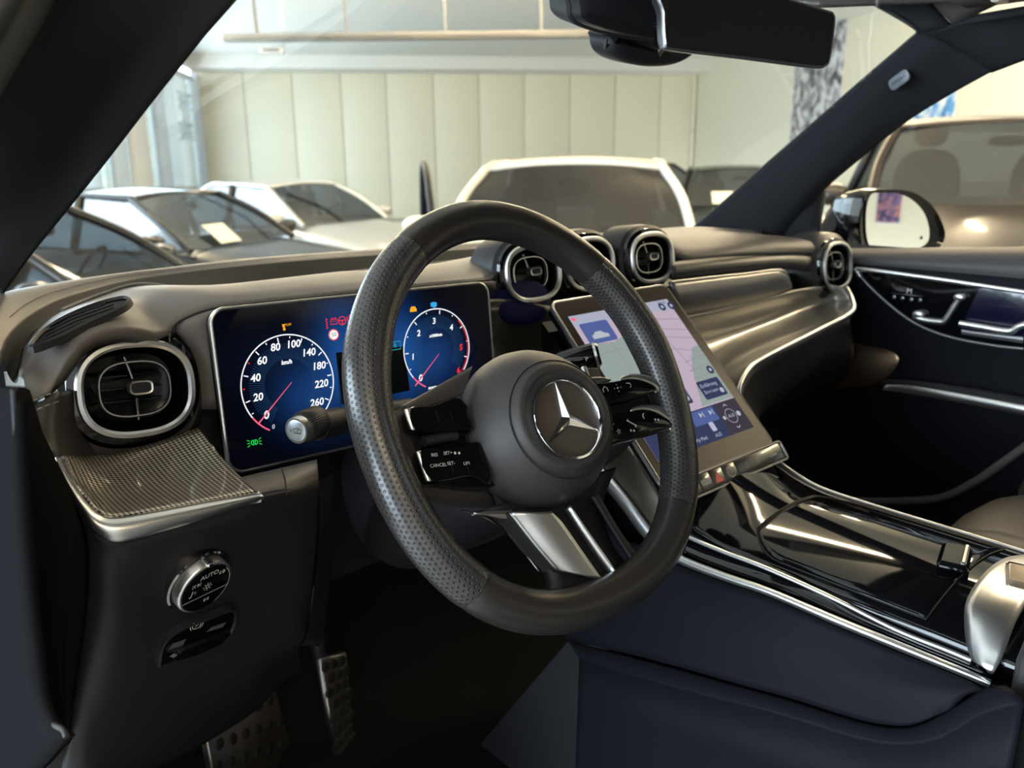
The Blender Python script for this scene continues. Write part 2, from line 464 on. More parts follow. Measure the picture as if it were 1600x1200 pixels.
M['showglass'] = thin_glass('window_glass', (0.85, 0.93, 0.95), 0.05)
M['mirror'] = mat('mirror_glass', (0.80, 0.80, 0.78), 0.01, metal=1.0)
M['dimmirror'] = mat('dimming_mirror_glass', (0.32, 0.32, 0.33), 0.01, metal=1.0)
M['white'] = emit('display_white', (0.9, 0.92, 0.95), 0.95)
M['dimwhite'] = emit('display_dim_white', (0.55, 0.6, 0.66), 0.7)
M['red'] = emit('display_red', (0.9, 0.03, 0.05), 0.9)
M['pink'] = emit('needle_red', (0.95, 0.12, 0.22), 0.9)
M['amber'] = emit('display_amber', (1.0, 0.42, 0.02), 0.9)
M['green'] = emit('display_green', (0.02, 0.75, 0.10), 0.9)
M['blue'] = emit('display_blue', (0.05, 0.42, 0.85), 0.8)
M['teal'] = emit('display_teal', (0.05, 0.6, 0.5), 0.6)
M['print'] = mat('white_print', (0.62, 0.58, 0.55), 0.6)
M['wallp'] = mat('wall_panel', (0.70, 0.655, 0.51), 0.45, bump=('noise', 3, 0.05, 0.01))
M['seam'] = mat('wall_seam', (0.46, 0.44, 0.37), 0.7)
M['plaster'] = mat('cream_plaster', (0.74, 0.69, 0.55), 0.8, bump=('noise', 6, 0.05, 0.01))
M['ceil'] = mat('ceiling_paint', (0.72, 0.70, 0.64), 0.85)
M['floor'] = mat('floor_tiles', (0.33, 0.32, 0.30), 0.18, coat=0.3)
M['winframe'] = mat('window_frame', (0.55, 0.62, 0.72), 0.4)
M['beam'] = mat('beam_paint', (0.74, 0.71, 0.66), 0.7)
M['rail'] = mat('grey_rail', (0.16, 0.16, 0.155), 0.5)
M['tubelamp'] = emit('warm_tube', (1.0, 0.80, 0.50), 138.0)

# ---------------------------------------------------------------- the showroom
def at_d(u, v, d):
    q = ray(u, v); return CAM + q*(d/q.dot(ED))
def at_r(u, v, r):
    q = ray(u, v); return CAM + q*(r/q.dot(ER))
def rcoord(p): q = Vector(p) - Vector((CAM.x, CAM.y, 0)); return (q.dot(ER), q.dot(ED), q.z)
WT = at_d(700, 114, DEPTH).z                       # top of the panelled wall
CEIL = at_d(330, 84, DEPTH - 1.3).z
def rbox(name, r0, r1, d0, d1, z0, z1, m, parent=None, b=0.004):
    return box(name, room((r0 + r1)/2, (d0 + d1)/2, (z0 + z1)/2), abs(r1 - r0), abs(d1 - d0), abs(z1 - z0), m, parent, b,
               fr=Fr(room((r0 + r1)/2, (d0 + d1)/2, (z0 + z1)/2), ER, ED))
fl = structure(rbox('floor', -8, 9, -9, DEPTH + 0.5, FLOOR - 0.1, FLOOR, M['floor']), 'grey glossy floor of the car showroom', 'floor')
ce = structure(rbox('ceiling', RL - 0.2, RR + 0.2, -9, DEPTH + 0.5, CEIL, CEIL + 0.15, M['ceil']), 'pale ceiling of the showroom', 'ceiling')
wb = structure(rbox('wall_back', RL - 0.2, RR + 0.2, DEPTH + 0.03, DEPTH + 0.2, FLOOR, CEIL, M['seam']), 'far showroom wall of tall beige panels', 'wall')
edges = [318, 386, 461, 536, 606, 679, 749, 819, 890, 960, 1030, 1083]
for i in range(len(edges) - 1):
    r0 = rcoord(at_d(edges[i], 200, DEPTH))[0]; r1 = rcoord(at_d(edges[i + 1], 200, DEPTH))[0]
    rbox('panel', r0 + 0.012, r1 - 0.012, DEPTH, DEPTH + 0.04, FLOOR + 0.02, WT, M['wallp'], wb, 0.008)
bh = structure(rbox('trim_1', RL, RR, DEPTH - 1.3, DEPTH + 0.1, WT - 0.02, CEIL, M['beam']), 'boxed bulkhead along the top of the far wall', 'bulkhead')
wr = structure(rbox('wall_right', RR, RR + 0.15, -9, DEPTH + 0.2, FLOOR, CEIL, M['plaster']), 'bright cream side wall beyond the passenger side', 'wall')
wk = structure(rbox('wall_rear', -8, RR + 0.15, -8.6, -8.45, FLOOR, CEIL, M['seam']), 'grey wall behind the viewer', 'wall')
pp = tube('downpipe', [room(RR - 0.07, DEPTH - 0.07, z) for z in (FLOOR, 1.0, 2.0, WT)], 0.055, M['plaster'], None, 12)
tag(pp, 'slim cream downpipe in the far wall corner', 'pipe')
for z in (1.1, 2.2):
    tube('bracket', [room(RR - 0.07, DEPTH - 0.07, z - 0.02), room(RR - 0.07, DEPTH - 0.07, z + 0.02)], 0.066, M['seam'], pp, 12)
# glazed side on the left
def dl(u): return rcoord(at_r(u, 210, RL))[1]
wl = structure(rbox('wall_left', RL - 0.15, RL, -9, DEPTH, WT + 0.02, CEIL, M['beam']), 'painted lintel above the side windows', 'wall')
rbox('low_wall', RL - 0.15, RL, 3.0, DEPTH, FLOOR, 0.35, M['plaster'], wl)
rbox('side_wall', RL - 0.15, RL, -9, -5.2, FLOOR, CEIL, M['plaster'], wl)
rbox('side_wall', RL - 0.15, RL, 2.2, 4.4, FLOOR, CEIL, M['plaster'], wl)
rbox('low_wall', RL - 0.15, RL, -5.2, 2.2, FLOOR, 0.15, M['plaster'], wl)
ztop = at_r(300, 119, RL).z
mull = [(315, 325, 'winframe', 0.10), (248, 262, 'winframe', 0.10), (205, 227, 'beam', 0.24), (175, 194, 'winframe', 0.10), (85, 105, 'beam', 0.24), (40, 55, 'winframe', 0.1)]
ds = []
for i, (a, b, m, t) in enumerate(mull):
    d0, d1 = dl(a), dl(b)
    if i == 0: d1 = DEPTH
    ds.append((min(d0, d1), max(d0, d1)))
    structure(rbox('trim_%d' % (i + 2), RL - 0.12, RL + (0.015 if t < .2 else .06), d0, d1, 0.3, ztop + 0.1, M[m]),
              ['pale blue end frame of the side glazing at the corner', 'pale blue mullion nearest the corner', 'wide cream post between the side windows', 'pale blue mullion left of the cream post', 'second cream post hidden by the pillar', 'mullion nearest the viewer in the side glazing'][i], 'window post')
for i in range(len(ds) - 1):
    d0, d1 = ds[i + 1][1], ds[i][0]
    w = bpy.data.objects.new('window_%d' % (i + 1), None); COL.objects.link(w); w.location = room(RL, (d0 + d1)/2, 0.35)
    w['kind'] = 'structure'
    w['label'] = ['side window pane with dark lettering next to the corner', 'narrow side window between mullion and cream post', 'narrow side window left of the cream post', 'side window half hidden by the black pillar', 'side window behind the black pillar'][i]
    rbox('pane', RL - 0.06, RL - 0.045, d0, d1, 0.36, ztop, M['showglass'], w, 0.001)
    rbox('frame', RL - 0.09, RL - 0.01, d0, d1, ztop - 0.10, ztop, M['winframe'], w)
    rbox('sill', RL - 0.12, RL + 0.05, d0, d1, 0.35, 0.42, M['winframe'], w)
w = bpy.data.objects.new('window_6', None); COL.objects.link(w); w.location = room(RL, -1.5, 0.15); w['kind'] = 'structure'; w['label'] = 'broad glazed shop door beside the open car'
for k in range(4):
    rbox('pane', RL - 0.06, RL - 0.045, -5.15 + k*1.84, -3.39 + k*1.84, 0.16, 3.4, M['showglass'], w, 0.001)
    rbox('frame', RL - 0.10, RL, -5.2 + k*1.84, -5.12 + k*1.84, 0.15, 3.4, M['winframe'], w)
rbox('frame', RL - 0.10, RL, -5.2, 2.2, 3.4, CEIL, M['beam'], w)
M['glassink'] = mat('window_lettering', (0.16, 0.20, 0.24), 0.6)
w1 = bpy.data.objects['window_1']
for s, u, v, sz in (('ETHAE', 290, 160, 0.60), ('JE', 288, 183, 0.50), ('ETHAE', 293, 208, 0.60)):
    p = at_r(u, v, RL - 0.04); f = Fr(p, ED*-1, (0, 0, 1))
    text(s, f, 0, 0, sz, 0, M['glassink'], w1)
# street outside
M['facade'] = mat('outside_cladding', (0.62, 0.78, 0.82), 0.7)
M['ledge'] = mat('outside_ledge', (0.85, 0.80, 0.62), 0.7)
ob = thing('street_building', room(-24, 36, FLOOR), 'pale clad building across the street outside the side windows', 'building')
fo = Fr(room(-24, 36, FLOOR), (ED*-1 + ER*0.0), (0, 0, 1))
for k in range(8):
    slab('cladding_board', [(-24, 0.9 + 0.62*k), (10, 0.9 + 0.62*k), (10, 1.47 + 0.62*k), (-24, 1.47 + 0.62*k)], fo, -0.1, 0.0, M['facade'], ob, 0.02)
slab('ledge', [(-24, 0.55), (10, 0.55), (10, 0.88), (-24, 0.88)], fo, -0.1, 0.35, M['ledge'], ob, 0.02)
slab('base', [(-24, 0), (10, 0), (10, 0.55), (-24, 0.55)], fo, -0.1, 0.0, M['winframe'], ob, 0.02)
st = mesh('street', [room(-40, -20, -0.16), room(RL - 0.15, -20, -0.16), room(RL - 0.15, 60, -0.16), room(-40, 60, -0.16)], [(0, 1, 2, 3)], M['rail'], None, False)
structure(st, 'grey street outside the side windows', 'street')

# ceiling fittings
def tube_lamp(r0, d0, r1, d1, label, drop=0.22):
    a, b = room(r0, d0, CEIL - drop), room(r1, d1, CEIL - drop); c = (a + b)/2
    t = thing('tube_lamp', Vector((c.x, c.y, CEIL - drop)), label, 'ceiling lamp', 'warm tube lamps hung under the ceiling')
    f = Fr(c, b - a, Vector((0, 0, 1)).cross(b - a)); L = (b - a).length
    box('lamp_body', c + Vector((0, 0, 0.05)), L, 0.12, 0.05, M['rail'], t, 0.008, fr=Fr(c + Vector((0, 0, 0.05)), b - a, Vector((0, 0, 1)).cross(b - a)))
    tube('fluorescent_tube', [a, a.lerp(b, 0.5), b], 0.035, M['tubelamp'], t, 10)
    for k in (0.15, 0.85):
        q = a.lerp(b, k); tube('hanger', [q + Vector((0, 0, 0.07)), Vector((q.x, q.y, CEIL))], 0.008, M['rail'], t, 6)
    return t
lamp_at = [(2.2, 8.0, 5.4, 8.0, 'warm tube lamp across the hall above the facing cars'), (-2.6, 9.0, 0.6, 9.0, 'warm tube lamp above the black saloons by the side windows'),
           (5.2, 1.2, 5.2, 4.6, 'warm tube lamp running lengthwise over the brown off-roader'), (0.4, -3.2, 3.6, -3.2, 'warm tube lamp behind the viewer over the open car'),
           (-3.0, 10.4, -3.0, 12.9, 'warm tube lamp running lengthwise beside the side windows'), (6.8, 8.4, 6.8, 12.0, 'warm tube lamp lengthwise near the downpipe corner'),
           (0.2, 12.0, 3.6, 12.0, 'warm tube lamp across the hall near the far wall'), (1.2, 3.6, 3.8, 3.6, 'warm tube lamp across the hall above the windscreen of the open car')]
for a in lamp_at: tube_lamp(*a)
p0 = at_d(350, 62, 13.0); p1 = at_d(960, 55, 13.0); zz = (p0.z + p1.z)/2
rl = thing('cable_tray', (p0 + p1)/2, 'long grey cable tray hung across the ceiling', 'cable tray')
f = Fr((p0 + p1)/2, p1 - p0, Vector((0, 0, 1)).cross(p1 - p0)); L = (p1 - p0).length
box('tray', None, L, 0.22, 0.06, M['rail'], rl, 0.006, fr=f)
box('lip', None, L, 0.02, 0.10, M['rail'], rl, 0.004, fr=Fr(f.p(0, -0.10, 0.02), f.x, f.y))
for k in (-0.42, -0.2, 0.05, 0.3, 0.45):
    box('hanger', None, 0.03, 0.20, CEIL - zz - 0.02, M['rail'], rl, 0.003, fr=Fr(f.p(L*k, 0, (CEIL - zz)/2 + 0.02), f.x, f.y))
dv = thing('ceiling_projector', at_d(425, 78, 13.2), 'small white fitting hung below the cable tray', 'fitting')
q = at_d(425, 80, 13.2)
box('housing', None, 0.34, 0.3, 0.07, M['beam'], dv, 0.02, fr=Fr(q, ER, ED))
box('louvre', None, 0.24, 0.05, 0.03, M['rail'], dv, 0.01, fr=Fr(q + ED*-0.16, ER, ED))
for s in (-1, 1):
    tube('hanger', [q + ER*s*0.15 + Vector((0, 0, 0.03)), q + ER*s*0.22 + Vector((0, 0, CEIL - q.z))], 0.012, M['beam'], dv, 6)

# posters on the cream wall
def poster_mat(name, c0, c1, c2, scale):
    m = mat(name, c0, 0.35); nt = m.node_tree; b = nt.nodes['Principled BSDF']
    tc = N(nt, 'ShaderNodeTexCoord'); t = N(nt, 'ShaderNodeTexNoise'); t.inputs['Scale'].default_value = scale; t.inputs['Detail'].default_value = 3; t.inputs['Distortion'].default_value = 1.2
    nt.links.new(tc.outputs['Object'], t.inputs['Vector'])
    r = N(nt, 'ShaderNodeValToRGB'); r.color_ramp.elements[0].position = 0.36; r.color_ramp.elements[0].color = (*c0, 1); r.color_ramp.elements[1].position = 0.62; r.color_ramp.elements[1].color = (*c2, 1)
    e = r.color_ramp.elements.new(0.5); e.color = (*c1, 1)
    nt.links.new(t.outputs['Fac'], r.inputs[0]); nt.links.new(r.outputs[0], b.inputs['Base Color'])
    return m
def wall_poster(name, u0, v0, u1, v1, m, label, rr=RR):
    a, b = at_r(u0, v0, rr - 0.02), at_r(u1, v1, rr - 0.02)
    da, db = rcoord(a)[1], rcoord(b)[1]
    t = thing(name, (a + b)/2, label, 'poster')
    rbox('print', rr - 0.03, rr - 0.012, da, db, b.z, a.z, m, t, 0.002)
    for d in (da, db): rbox('frame', rr - 0.04, rr - 0.005, d - 0.02, d + 0.02, b.z - 0.02, a.z + 0.02, M['beam'], t, 0.003)
    for z in (a.z, b.z): rbox('frame', rr - 0.04, rr - 0.005, da, db, z - 0.02, z + 0.02, M['beam'], t, 0.003)
    return t
wall_poster('wall_poster', 1248, 30, 1308, 235, poster_mat('poster_print', (0.04, 0.045, 0.05), (0.30, 0.31, 0.33), (0.66, 0.66, 0.66), 3.2), 'tall grey picture poster on the cream wall beside the mirror')
wall_poster('wall_poster', 1400, 130, 1490, 203, poster_mat('blue_print', (0.05, 0.10, 0.22), (0.08, 0.30, 0.62), (0.75, 0.76, 0.76), 2.5), 'blue and white poster above the brown off-roader')
pt = thing('wall_poster', room(RR, -3.98, .55), 'small dark violet poster seen in the wing mirror', 'poster')
rbox('print', RR - .03, RR - .012, -4.15, -3.80, .58, 1.02, poster_mat('violet_print', (0.03, 0.02, 0.06), (0.12, 0.09, 0.24), (0.42, 0.18, 0.16), 9.0), pt, .002)
rbox('frame', RR - .02, RR - .005, -4.17, -3.78, .56, 1.04, M['beam'], pt, .002)

# ---------------------------------------------------------------- other cars in the showroom
def paint(name, c, rough=0.25, metal=0.2):
    return mat(name, c, rough, metal=metal, coat=0.25, coat_rough=0.06, spec=0.35)
M['p_black'] = paint('black_paint', (0.010, 0.010, 0.011)); M['p_grey'] = paint('graphite_paint', (0.030, 0.031, 0.034))
M['p_silver'] = paint('silver_paint', (0.42, 0.44, 0.44), 0.3, 0.5); M['p_white'] = paint('white_paint', (0.78, 0.76, 0.70), 0.3, 0.0)
M['p_brown'] = paint('brown_paint', (0.050, 0.041, 0.037), 0.28, 0.5); M['p_wine'] = paint('dark_green_paint', (0.02, 0.024, 0.022))
M['carglass'] = thin_glass('car_glass', (0.28, 0.32, 0.34), 0.007)
M['carglass_dark'] = thin_glass('tinted_car_glass', (0.12, 0.14, 0.17), 0.004)
M['tyre'] = mat('tyre_rubber', (0.012, 0.012, 0.012), 0.8); M['lamp'] = mat('lamp_lens', (0.55, 0.57, 0.58), 0.1, coat=1.0)
M['cabin'] = mat('cabin_grey', (0.06, 0.055, 0.05), 0.7); M['paper'] = mat('price_sheet', (0.72, 0.74, 0.62), 0.7)
M['tag_red'] = mat('red_tag', (0.55, 0.05, 0.04), 0.5); M['tag_yellow'] = mat('yellow_tag', (0.75, 0.80, 0.10), 0.5)
def car(name, label, px, D, heading, L, Wd, H, pm, roofm=None, glass='carglass', suv=0.0, ref=0.0, mirrors=True, extras=(), zoff=FLOOR):
    """heading: nose direction in degrees from the sight line back to the camera (0 = faces the viewer).
    px: image column and ref: x position along the car (fraction of L from centre) that the column refers to."""
    q = ray(px, 300); hd = Vector((q.x, q.y, 0)).normalized(); back = -hd
    a = math.atan2(back.y, back.x) + math.radians(heading)
    fx = Vector((math.cos(a), math.sin(a), 0)); fy = Vector((-fx.y, fx.x, 0))
    o = Vector((CAM.x, CAM.y, 0)) + hd*D - fx*(ref*L)
    T = lambda x, y, z: o + fx*x + fy*y + Vector((0, 0, z + zoff))
    t = thing(name, o + Vector((0, 0, zoff)), label, 'car')
    t['group'] = 'cars parked in the showroom'
    h = H/1.45
    cz = (0.97 + 0.05*suv)*h
    xc, xt, xr, xb = 0.17*L, 0.0*L, (-0.24 - 0.1*suv)*L, (-0.38 - 0.06*suv)*L
    st = [(0.500, .33, .60, .56), (0.485, .42, .68, .62), (0.44, .465, .76, .70), (0.36, .485, .84, .78), (0.26, .495, .91, .85), (0.17, .5, .965, .90), (0.05, .5, .97, .93),
          (-0.1, .5, .97, .945), (-0.25, .5, .98, .96), (-0.38, .49, 1.01, .97), (-0.46, .465, .98, .92), (-0.495, .42, .80, .74), (-0.5, .36, .62, .55)]
    if suv: st = [(x, w, zt + 0.07*suv, ze + 0.07*suv) for x, w, zt, ze in st]
    rows = []
    for x, w, zt, ze in st:
        hw = w*Wd; zt *= h; ze *= h
        half = [(0, zt), (.35*hw, zt - .002), (.62*hw, zt - .008), (.82*hw, ze + (zt - ze)*.35), (.94*hw, ze - .03), (hw, ze - .11), (hw*1.005, .60*h), (hw*.985, .42*h), (hw*.97, .28), (.80*hw, .22)]
        full = [(-y, z) for y, z in reversed(half[1:])] + half
        rows.append([T(x*L, y, z) for y, z in full])
    k = len(rows[0]); R2 = [resample(cr(c, 4), (len(rows) - 1)*3 + 1) for c in zip(*rows)]
    nr = len(R2[0]); vs = [R2[j][i] for i in range(nr) for j in range(k)]
    fs = [(i*k + j, i*k + j + 1, (i + 1)*k + j + 1, (i + 1)*k + j) for i in range(nr - 1) for j in range(k - 1)]
    fs += [tuple(range(k)), tuple((nr - 1)*k + j for j in reversed(range(k)))] + [(i*k, (i + 1)*k, (i + 1)*k + k - 1, i*k + k - 1) for i in range(nr - 1)]
    mesh('body', vs, fs, pm, t, True, None, 0.9)
    wy0, wy1 = .43*Wd, .335*Wd
    zr = H - 0.06*h
    gm = M[glass]
    ws0 = [T(xc + (.10 - abs(y/wy0)**2*.12)*1.0, y, cz - .01) for y in (-wy0, -wy0*.6, 0, wy0*.6, wy0)]
    ws1 = [T((xc + xt)/2 + (.07 - abs(y)**2*.14), y*.92, (cz + zr)/2 + .03) for y in (-wy0, -wy0*.6, 0, wy0*.6, wy0)]
    ws2 = [T(xt + (.05 - abs(y/wy1)**2*.05), y, zr + .03 - abs(y/wy1)**2*.03) for y in (-wy1, -wy1*.6, 0, wy1*.6, wy1)]
    surf('windscreen', [ws0, ws1, ws2], gm, t, 14, 5)
    ro = [[T(x, y, z - abs(y/wy1)**2*.035) for y in (-wy1*w, -wy1*w*.6, 0, wy1*w*.6, wy1*w)] for x, z, w in
          ((xt + .04, zr + .03, 1.0), (xt - .12*L, H, 1.04), ((xt + xr)/2 - .03*L, H - .005, 1.03), (xr, zr + .015, .98))]
    r_ = surf('roof', ro, roofm or pm, t, 12, 4); md = r_.modifiers.new('t', 'SOLIDIFY'); md.thickness = 0.03; md.offset = 0
    rg0 = [T(xr + abs(y)*.02, y, zr + .015 - abs(y/wy1)**2*.03) for y in (-wy1*.98, 0, wy1*.98)]
    rg1 = [T(xb, y, cz + .0) for y in (-wy0*.92, 0, wy0*.92)]
    surf('rear_window', [rg0, rg1], gm, t, 12, 4)
    for s in (-1, 1):
        bl = [T(xc - .02, s*wy0*1.03, cz - .035), T(xt - .02, s*.462*Wd, cz - .025), T((xt + xr)/2, s*.465*Wd, cz - .015), T(xr, s*.455*Wd, cz - .0), T(xb - .02, s*.42*Wd, cz + .02)]
        tp = [T(xc - .10, s*wy0*.995, cz + .03), T(xt + .02, s*wy1*1.01, zr - .005), T((xt + xr)/2, s*wy1*1.07, zr + .02), T(xr + .02, s*wy1*1.02, zr - .01), T(xb + .12*L*.5, s*wy0*.95, cz + .06)]
        surf('side_window', [bl, tp], gm, t, 24, 5)
        tube('front_pillar', cr([T(xc + .0, s*wy0*1.02, cz - .03), T((xc + xt)/2, s*(wy0*.94), (cz + zr)/2 + .02), T(xt + .02, s*wy1*1.02, zr + .0)], 6), 0.035, pm, t, 8)
        tube('roof_rail', cr([T(xt + .02, s*wy1*1.02, zr), T(xt - .12*L, s*wy1*1.06, zr + .03), T((xt + xr)/2 - .03*L, s*wy1*1.06, zr + .03), T(xr, s*wy1*1.0, zr - .005), T(xb, s*wy0*.95, cz + .02)], 6), 0.03, pm, t, 8)
        xm = (xt + xr)/2
        tube('door_pillar', [T(xm + .05, s*.468*Wd, cz - .03), T(xm, s*wy1*1.09, zr + .02)], 0.04, M['dark'], t, 6)
        if mirrors:
            sphere('wing_mirror', None, .10, .12, .075, pm, t, Fr(T(xc - .22, s*(.5*Wd + .11), cz + .06), fx, fy), 14, 8, .85)
            tube('mirror_arm', [T(xc - .20, s*.45*Wd, cz - .02), T(xc - .21, s*(.5*Wd + .05), cz + .02)], 0.02, M['dark'], t, 6)
        sphere('headlamp', None, .16, .19, .065, M['lamp'], t, Fr(T(.455*L, s*.36*Wd, .66*h + .07*suv), fx, fy), 14, 8, .9)
        for x in (.31*L, -.30*L):
            w = wheel_at(T(x, s*.455*Wd, .33), fy*s, t)
    box('grille', None, 0.10, .42*Wd, .16, M['gloss'], t, .03, fr=Fr(T(.487*L, 0, .55*h + .06*suv), fx, fy))
    box('dashboard', None, .35, .78*Wd, .12, M['cabin'], t, .05, fr=Fr(T(xc - .30, 0, cz - .02), fx, fy))
    for s in (-1, 1):
        sphere('seat_back', None, .10, .24, .34, M['cabin'], t, Fr(T(xt - .42, s*.20*Wd, cz + .02), fx, fy), 14, 8, .7)
        sphere('headrest', None, .05, .12, .09, M['cabin'], t, Fr(T(xt - .46, s*.20*Wd, cz + .34*h), fx, fy), 12, 8, .8)
    tube('steering_wheel', [T(xt + .22 + .10*math.sin(a_), .19*Wd + .17*math.cos(a_), cz + .03 + .15*math.sin(a_)) for a_ in [2*math.pi*k/20 for k in range(20)]], .014, M['dark'], t, 6, True)
    sphere('inner_mirror', None, .03, .12, .035, M['dark'], t, Fr(T(xt + .12, 0, zr - .10), fx, fy), 12, 6, .7)
    if 'sheet' in extras:
        f = Fr(T(xc - .02, -.33, cz + .10), fy, Vector((0, 0, 1))*.6 - fx*.75)
        box('price_sheet', None, .30, .26, .004, M['paper'], t, .002, fr=f)
    if 'tag' in extras:
        box('red_tag', None, .16, .05, .004, M['tag_red'], t, .002, fr=Fr(T(xc + .01, .05, cz + .04), fy, Vector((0, 0, 1))*.6 - fx*.75))
    if 'open_door' in extras:
        hp = T(xc - .15, -.49*Wd, 0); dv = (fx*-.95 - fy*.30).normalized()
        def DP(s_, z): return hp + dv*s_ + Vector((0, 0, z))
        fr_ = Fr(hp, dv, (0, 0, 1))
        slab('open_door', [(0, .35), (1.0, .35), (1.0, cz), (0, cz)], fr_, -.04, .04, pm, t, .02)
        tube('open_door_frame', cr([DP(.05, cz), DP(.50, zr - .02), DP(.85, zr), DP(1.0, cz)], 6), .025, M['dark'], t, 8)
        slab('open_door_glass', [(.10, cz), (.97, cz), (.84, zr - .02), (.50, zr - .05)], fr_, -.004, .004, gm, t, .001)
    return t, T
def wheel_at(c, ax, parent):
    ax = Vector(ax).normalized(); f = Fr(c, Vector((0, 0, 1)).cross(ax), (0, 0, 1))
    w = stack('tyre', circle(.33, 28), f, [(-.10, -.12), (-.02, -.12), (0, -.08), (0, .07), (-.02, .11), (-.10, .11)], M['tyre'], parent)
    stack('alloy_rim', circle(.23, 28), f, [(-.02, .10), (0, .115), (-.02, .115), (-.06, .07), (-.17, .09), (-.19, .10)], M['alu'], w)
    return w
car('saloon_car', 'graphite saloon nearest the left pillar, cut off by it', 212, 5.9, 70, 4.2, 1.80, 1.44, M['p_grey'], ref=.17)
car('saloon_car', 'black saloon with a price sheet behind its windscreen', 335, 8.7, 52, 4.5, 1.82, 1.43, M['p_black'], ref=.10, extras=('sheet',))
car('hatchback_car', 'silver hatchback parked at the far wall behind the black saloon', 520, 11.0, 48, 4.42, 1.80, 1.44, M['p_silver'], ref=.12)
car('facing_car', 'white car with tinted windscreen facing the open car', 890, 5.9, -3, 4.4, 1.92, 1.69, M['p_white'], ref=.12, glass='carglass_dark', suv=.8, extras=('tag', 'open_door'))
car('rear_car', 'dark saloon half hidden behind the white facing car', 1035, 17.5, 40, 4.3, 1.8, 1.60, M['p_grey'], ref=.10)
car('rear_car', 'black car with pale windscreen beside the passenger pillar', 1162, 12.6, 10, 4.3, 1.8, 1.55, M['p_wine'], ref=.10, extras=('sheet',))
car('offroad_car', 'brown metallic off-roader outside the passenger window', 1578, 6.5, 12, 4.4, 2.0, 1.96, M['p_brown'], ref=.09, suv=1.0)

# ---------------------------------------------------------------- dashboard
EYE = CAM + Vector((-0.1, -0.4, 0.3))
UPV = Vector((0, 0.6, 6))
dash = thing('dashboard', (0, 0.9, 0.9), 'dark leather dashboard with grey stitching under the windscreen', 'dashboard')
def stitches(path, parent, off=Vector((0, 0, 0.0008)), step=0.0052, mat_=None, skip=0):
    """a stitched seam: one row of short threads"""
    P = cr(path, 10); L = sum((b - a).length for a, b in zip(P, P[1:])); n = max(4, int(L/step)); Q = resample(P, n*3)
    vs, fs = [], []
    for i in range(n):
        a, b = Q[i*3] + off, Q[min(i*3 + 2, len(Q) - 1)] + off
        d = (b - a).normalized(); s1 = d.cross(Vector((0, -0.5, 1))).normalized()*0.00055; s2 = d.cross(s1).normalized()*0.00055
        k = len(vs)
        for q in (a, b):
            for s in (s1, s2, -s1, -s2): vs.append(q + s)
        for e in range(4): fs.append((k + e, k + (e + 1) % 4, k + 4 + (e + 1) % 4, k + 4 + e))
        fs += [(k, k + 1, k + 2, k + 3), (k + 4, k + 5, k + 6, k + 7)]
    return mesh('stitching', vs, fs, mat_ or M['stitch'], parent, False)

far = YP((-70, 640, .74), (-62, 540, .82), (-40, 492, .90), (0, 458, .98), (116, 438, 1.06), (248, 423, 1.11), (349, 410, 1.14), (465, 400, 1.17), (605, 390, 1.19), (760, 379, 1.20), (900, 368, 1.19), (1000, 361, 1.16), (1085, 356, 1.08), (1190, 364, .99))
near = YP((-12, 640, .76), (3, 560, .84), (17, 524, .88), (45, 496, .93), (88, 471, .98), (140, 454, 1.02), (185, 442, 1.05), (232, 434, 1.07), (349, 419, 1.09), (504, 405, 1.11), (605, 398, 1.13), (760, 388, 1.14), (900, 378, 1.12), (1000, 369, 1.08), (1085, 362, 1.0), (1190, 366, .95))
mid = [a.lerp(b, .5) + Vector((0, 0, .006)) for a, b in zip(resample(cr(far, 6), 30), resample(cr(near, 6), 30))]
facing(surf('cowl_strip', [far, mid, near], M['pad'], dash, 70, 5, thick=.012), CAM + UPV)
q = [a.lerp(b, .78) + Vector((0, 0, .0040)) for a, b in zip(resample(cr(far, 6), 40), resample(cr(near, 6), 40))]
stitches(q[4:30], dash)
padF = YP((26, 612, .79), (30, 573, .82), (35, 545, .85), (60, 513, .89), (91, 489, .92), (140, 468, .95), (175, 456, .96), (196, 449, .965), (224, 445, .965), (262, 449, .955), (301, 456, .95), (333, 453, .955), (426, 441, .97), (562, 425, 1.0), (680, 412, 1.0), (800, 398, .99), (900, 378, .98), (1000, 363, .96), (1085, 359, .94), (1180, 365, .90), (1240, 371, .88), (1282, 378, .86))
padR = YP((45, 632, .785), (70, 622, .783), (90, 600, .785), (100, 570, .787), (118, 543, .792), (150, 523, .80), (193, 514, .806), (235, 520, .812), (256, 530, .822), (266, 514, .83), (290, 496, .83), (345, 479, .83), (480, 465, .83), (600, 452, .83), (700, 443, .83), (745, 440, .83), (768, 434, .84), (795, 415, .868), (840, 402, .885), (900, 396, .89), (1000, 388, .885), (1040, 390, .875), (1062, 404, .845), (1167, 398, .84), (1265, 396, .835), (1290, 400, .83))
PN = 90
pf, pr = resample(cr(padF, 8), PN), resample(cr(padR, 8), PN)
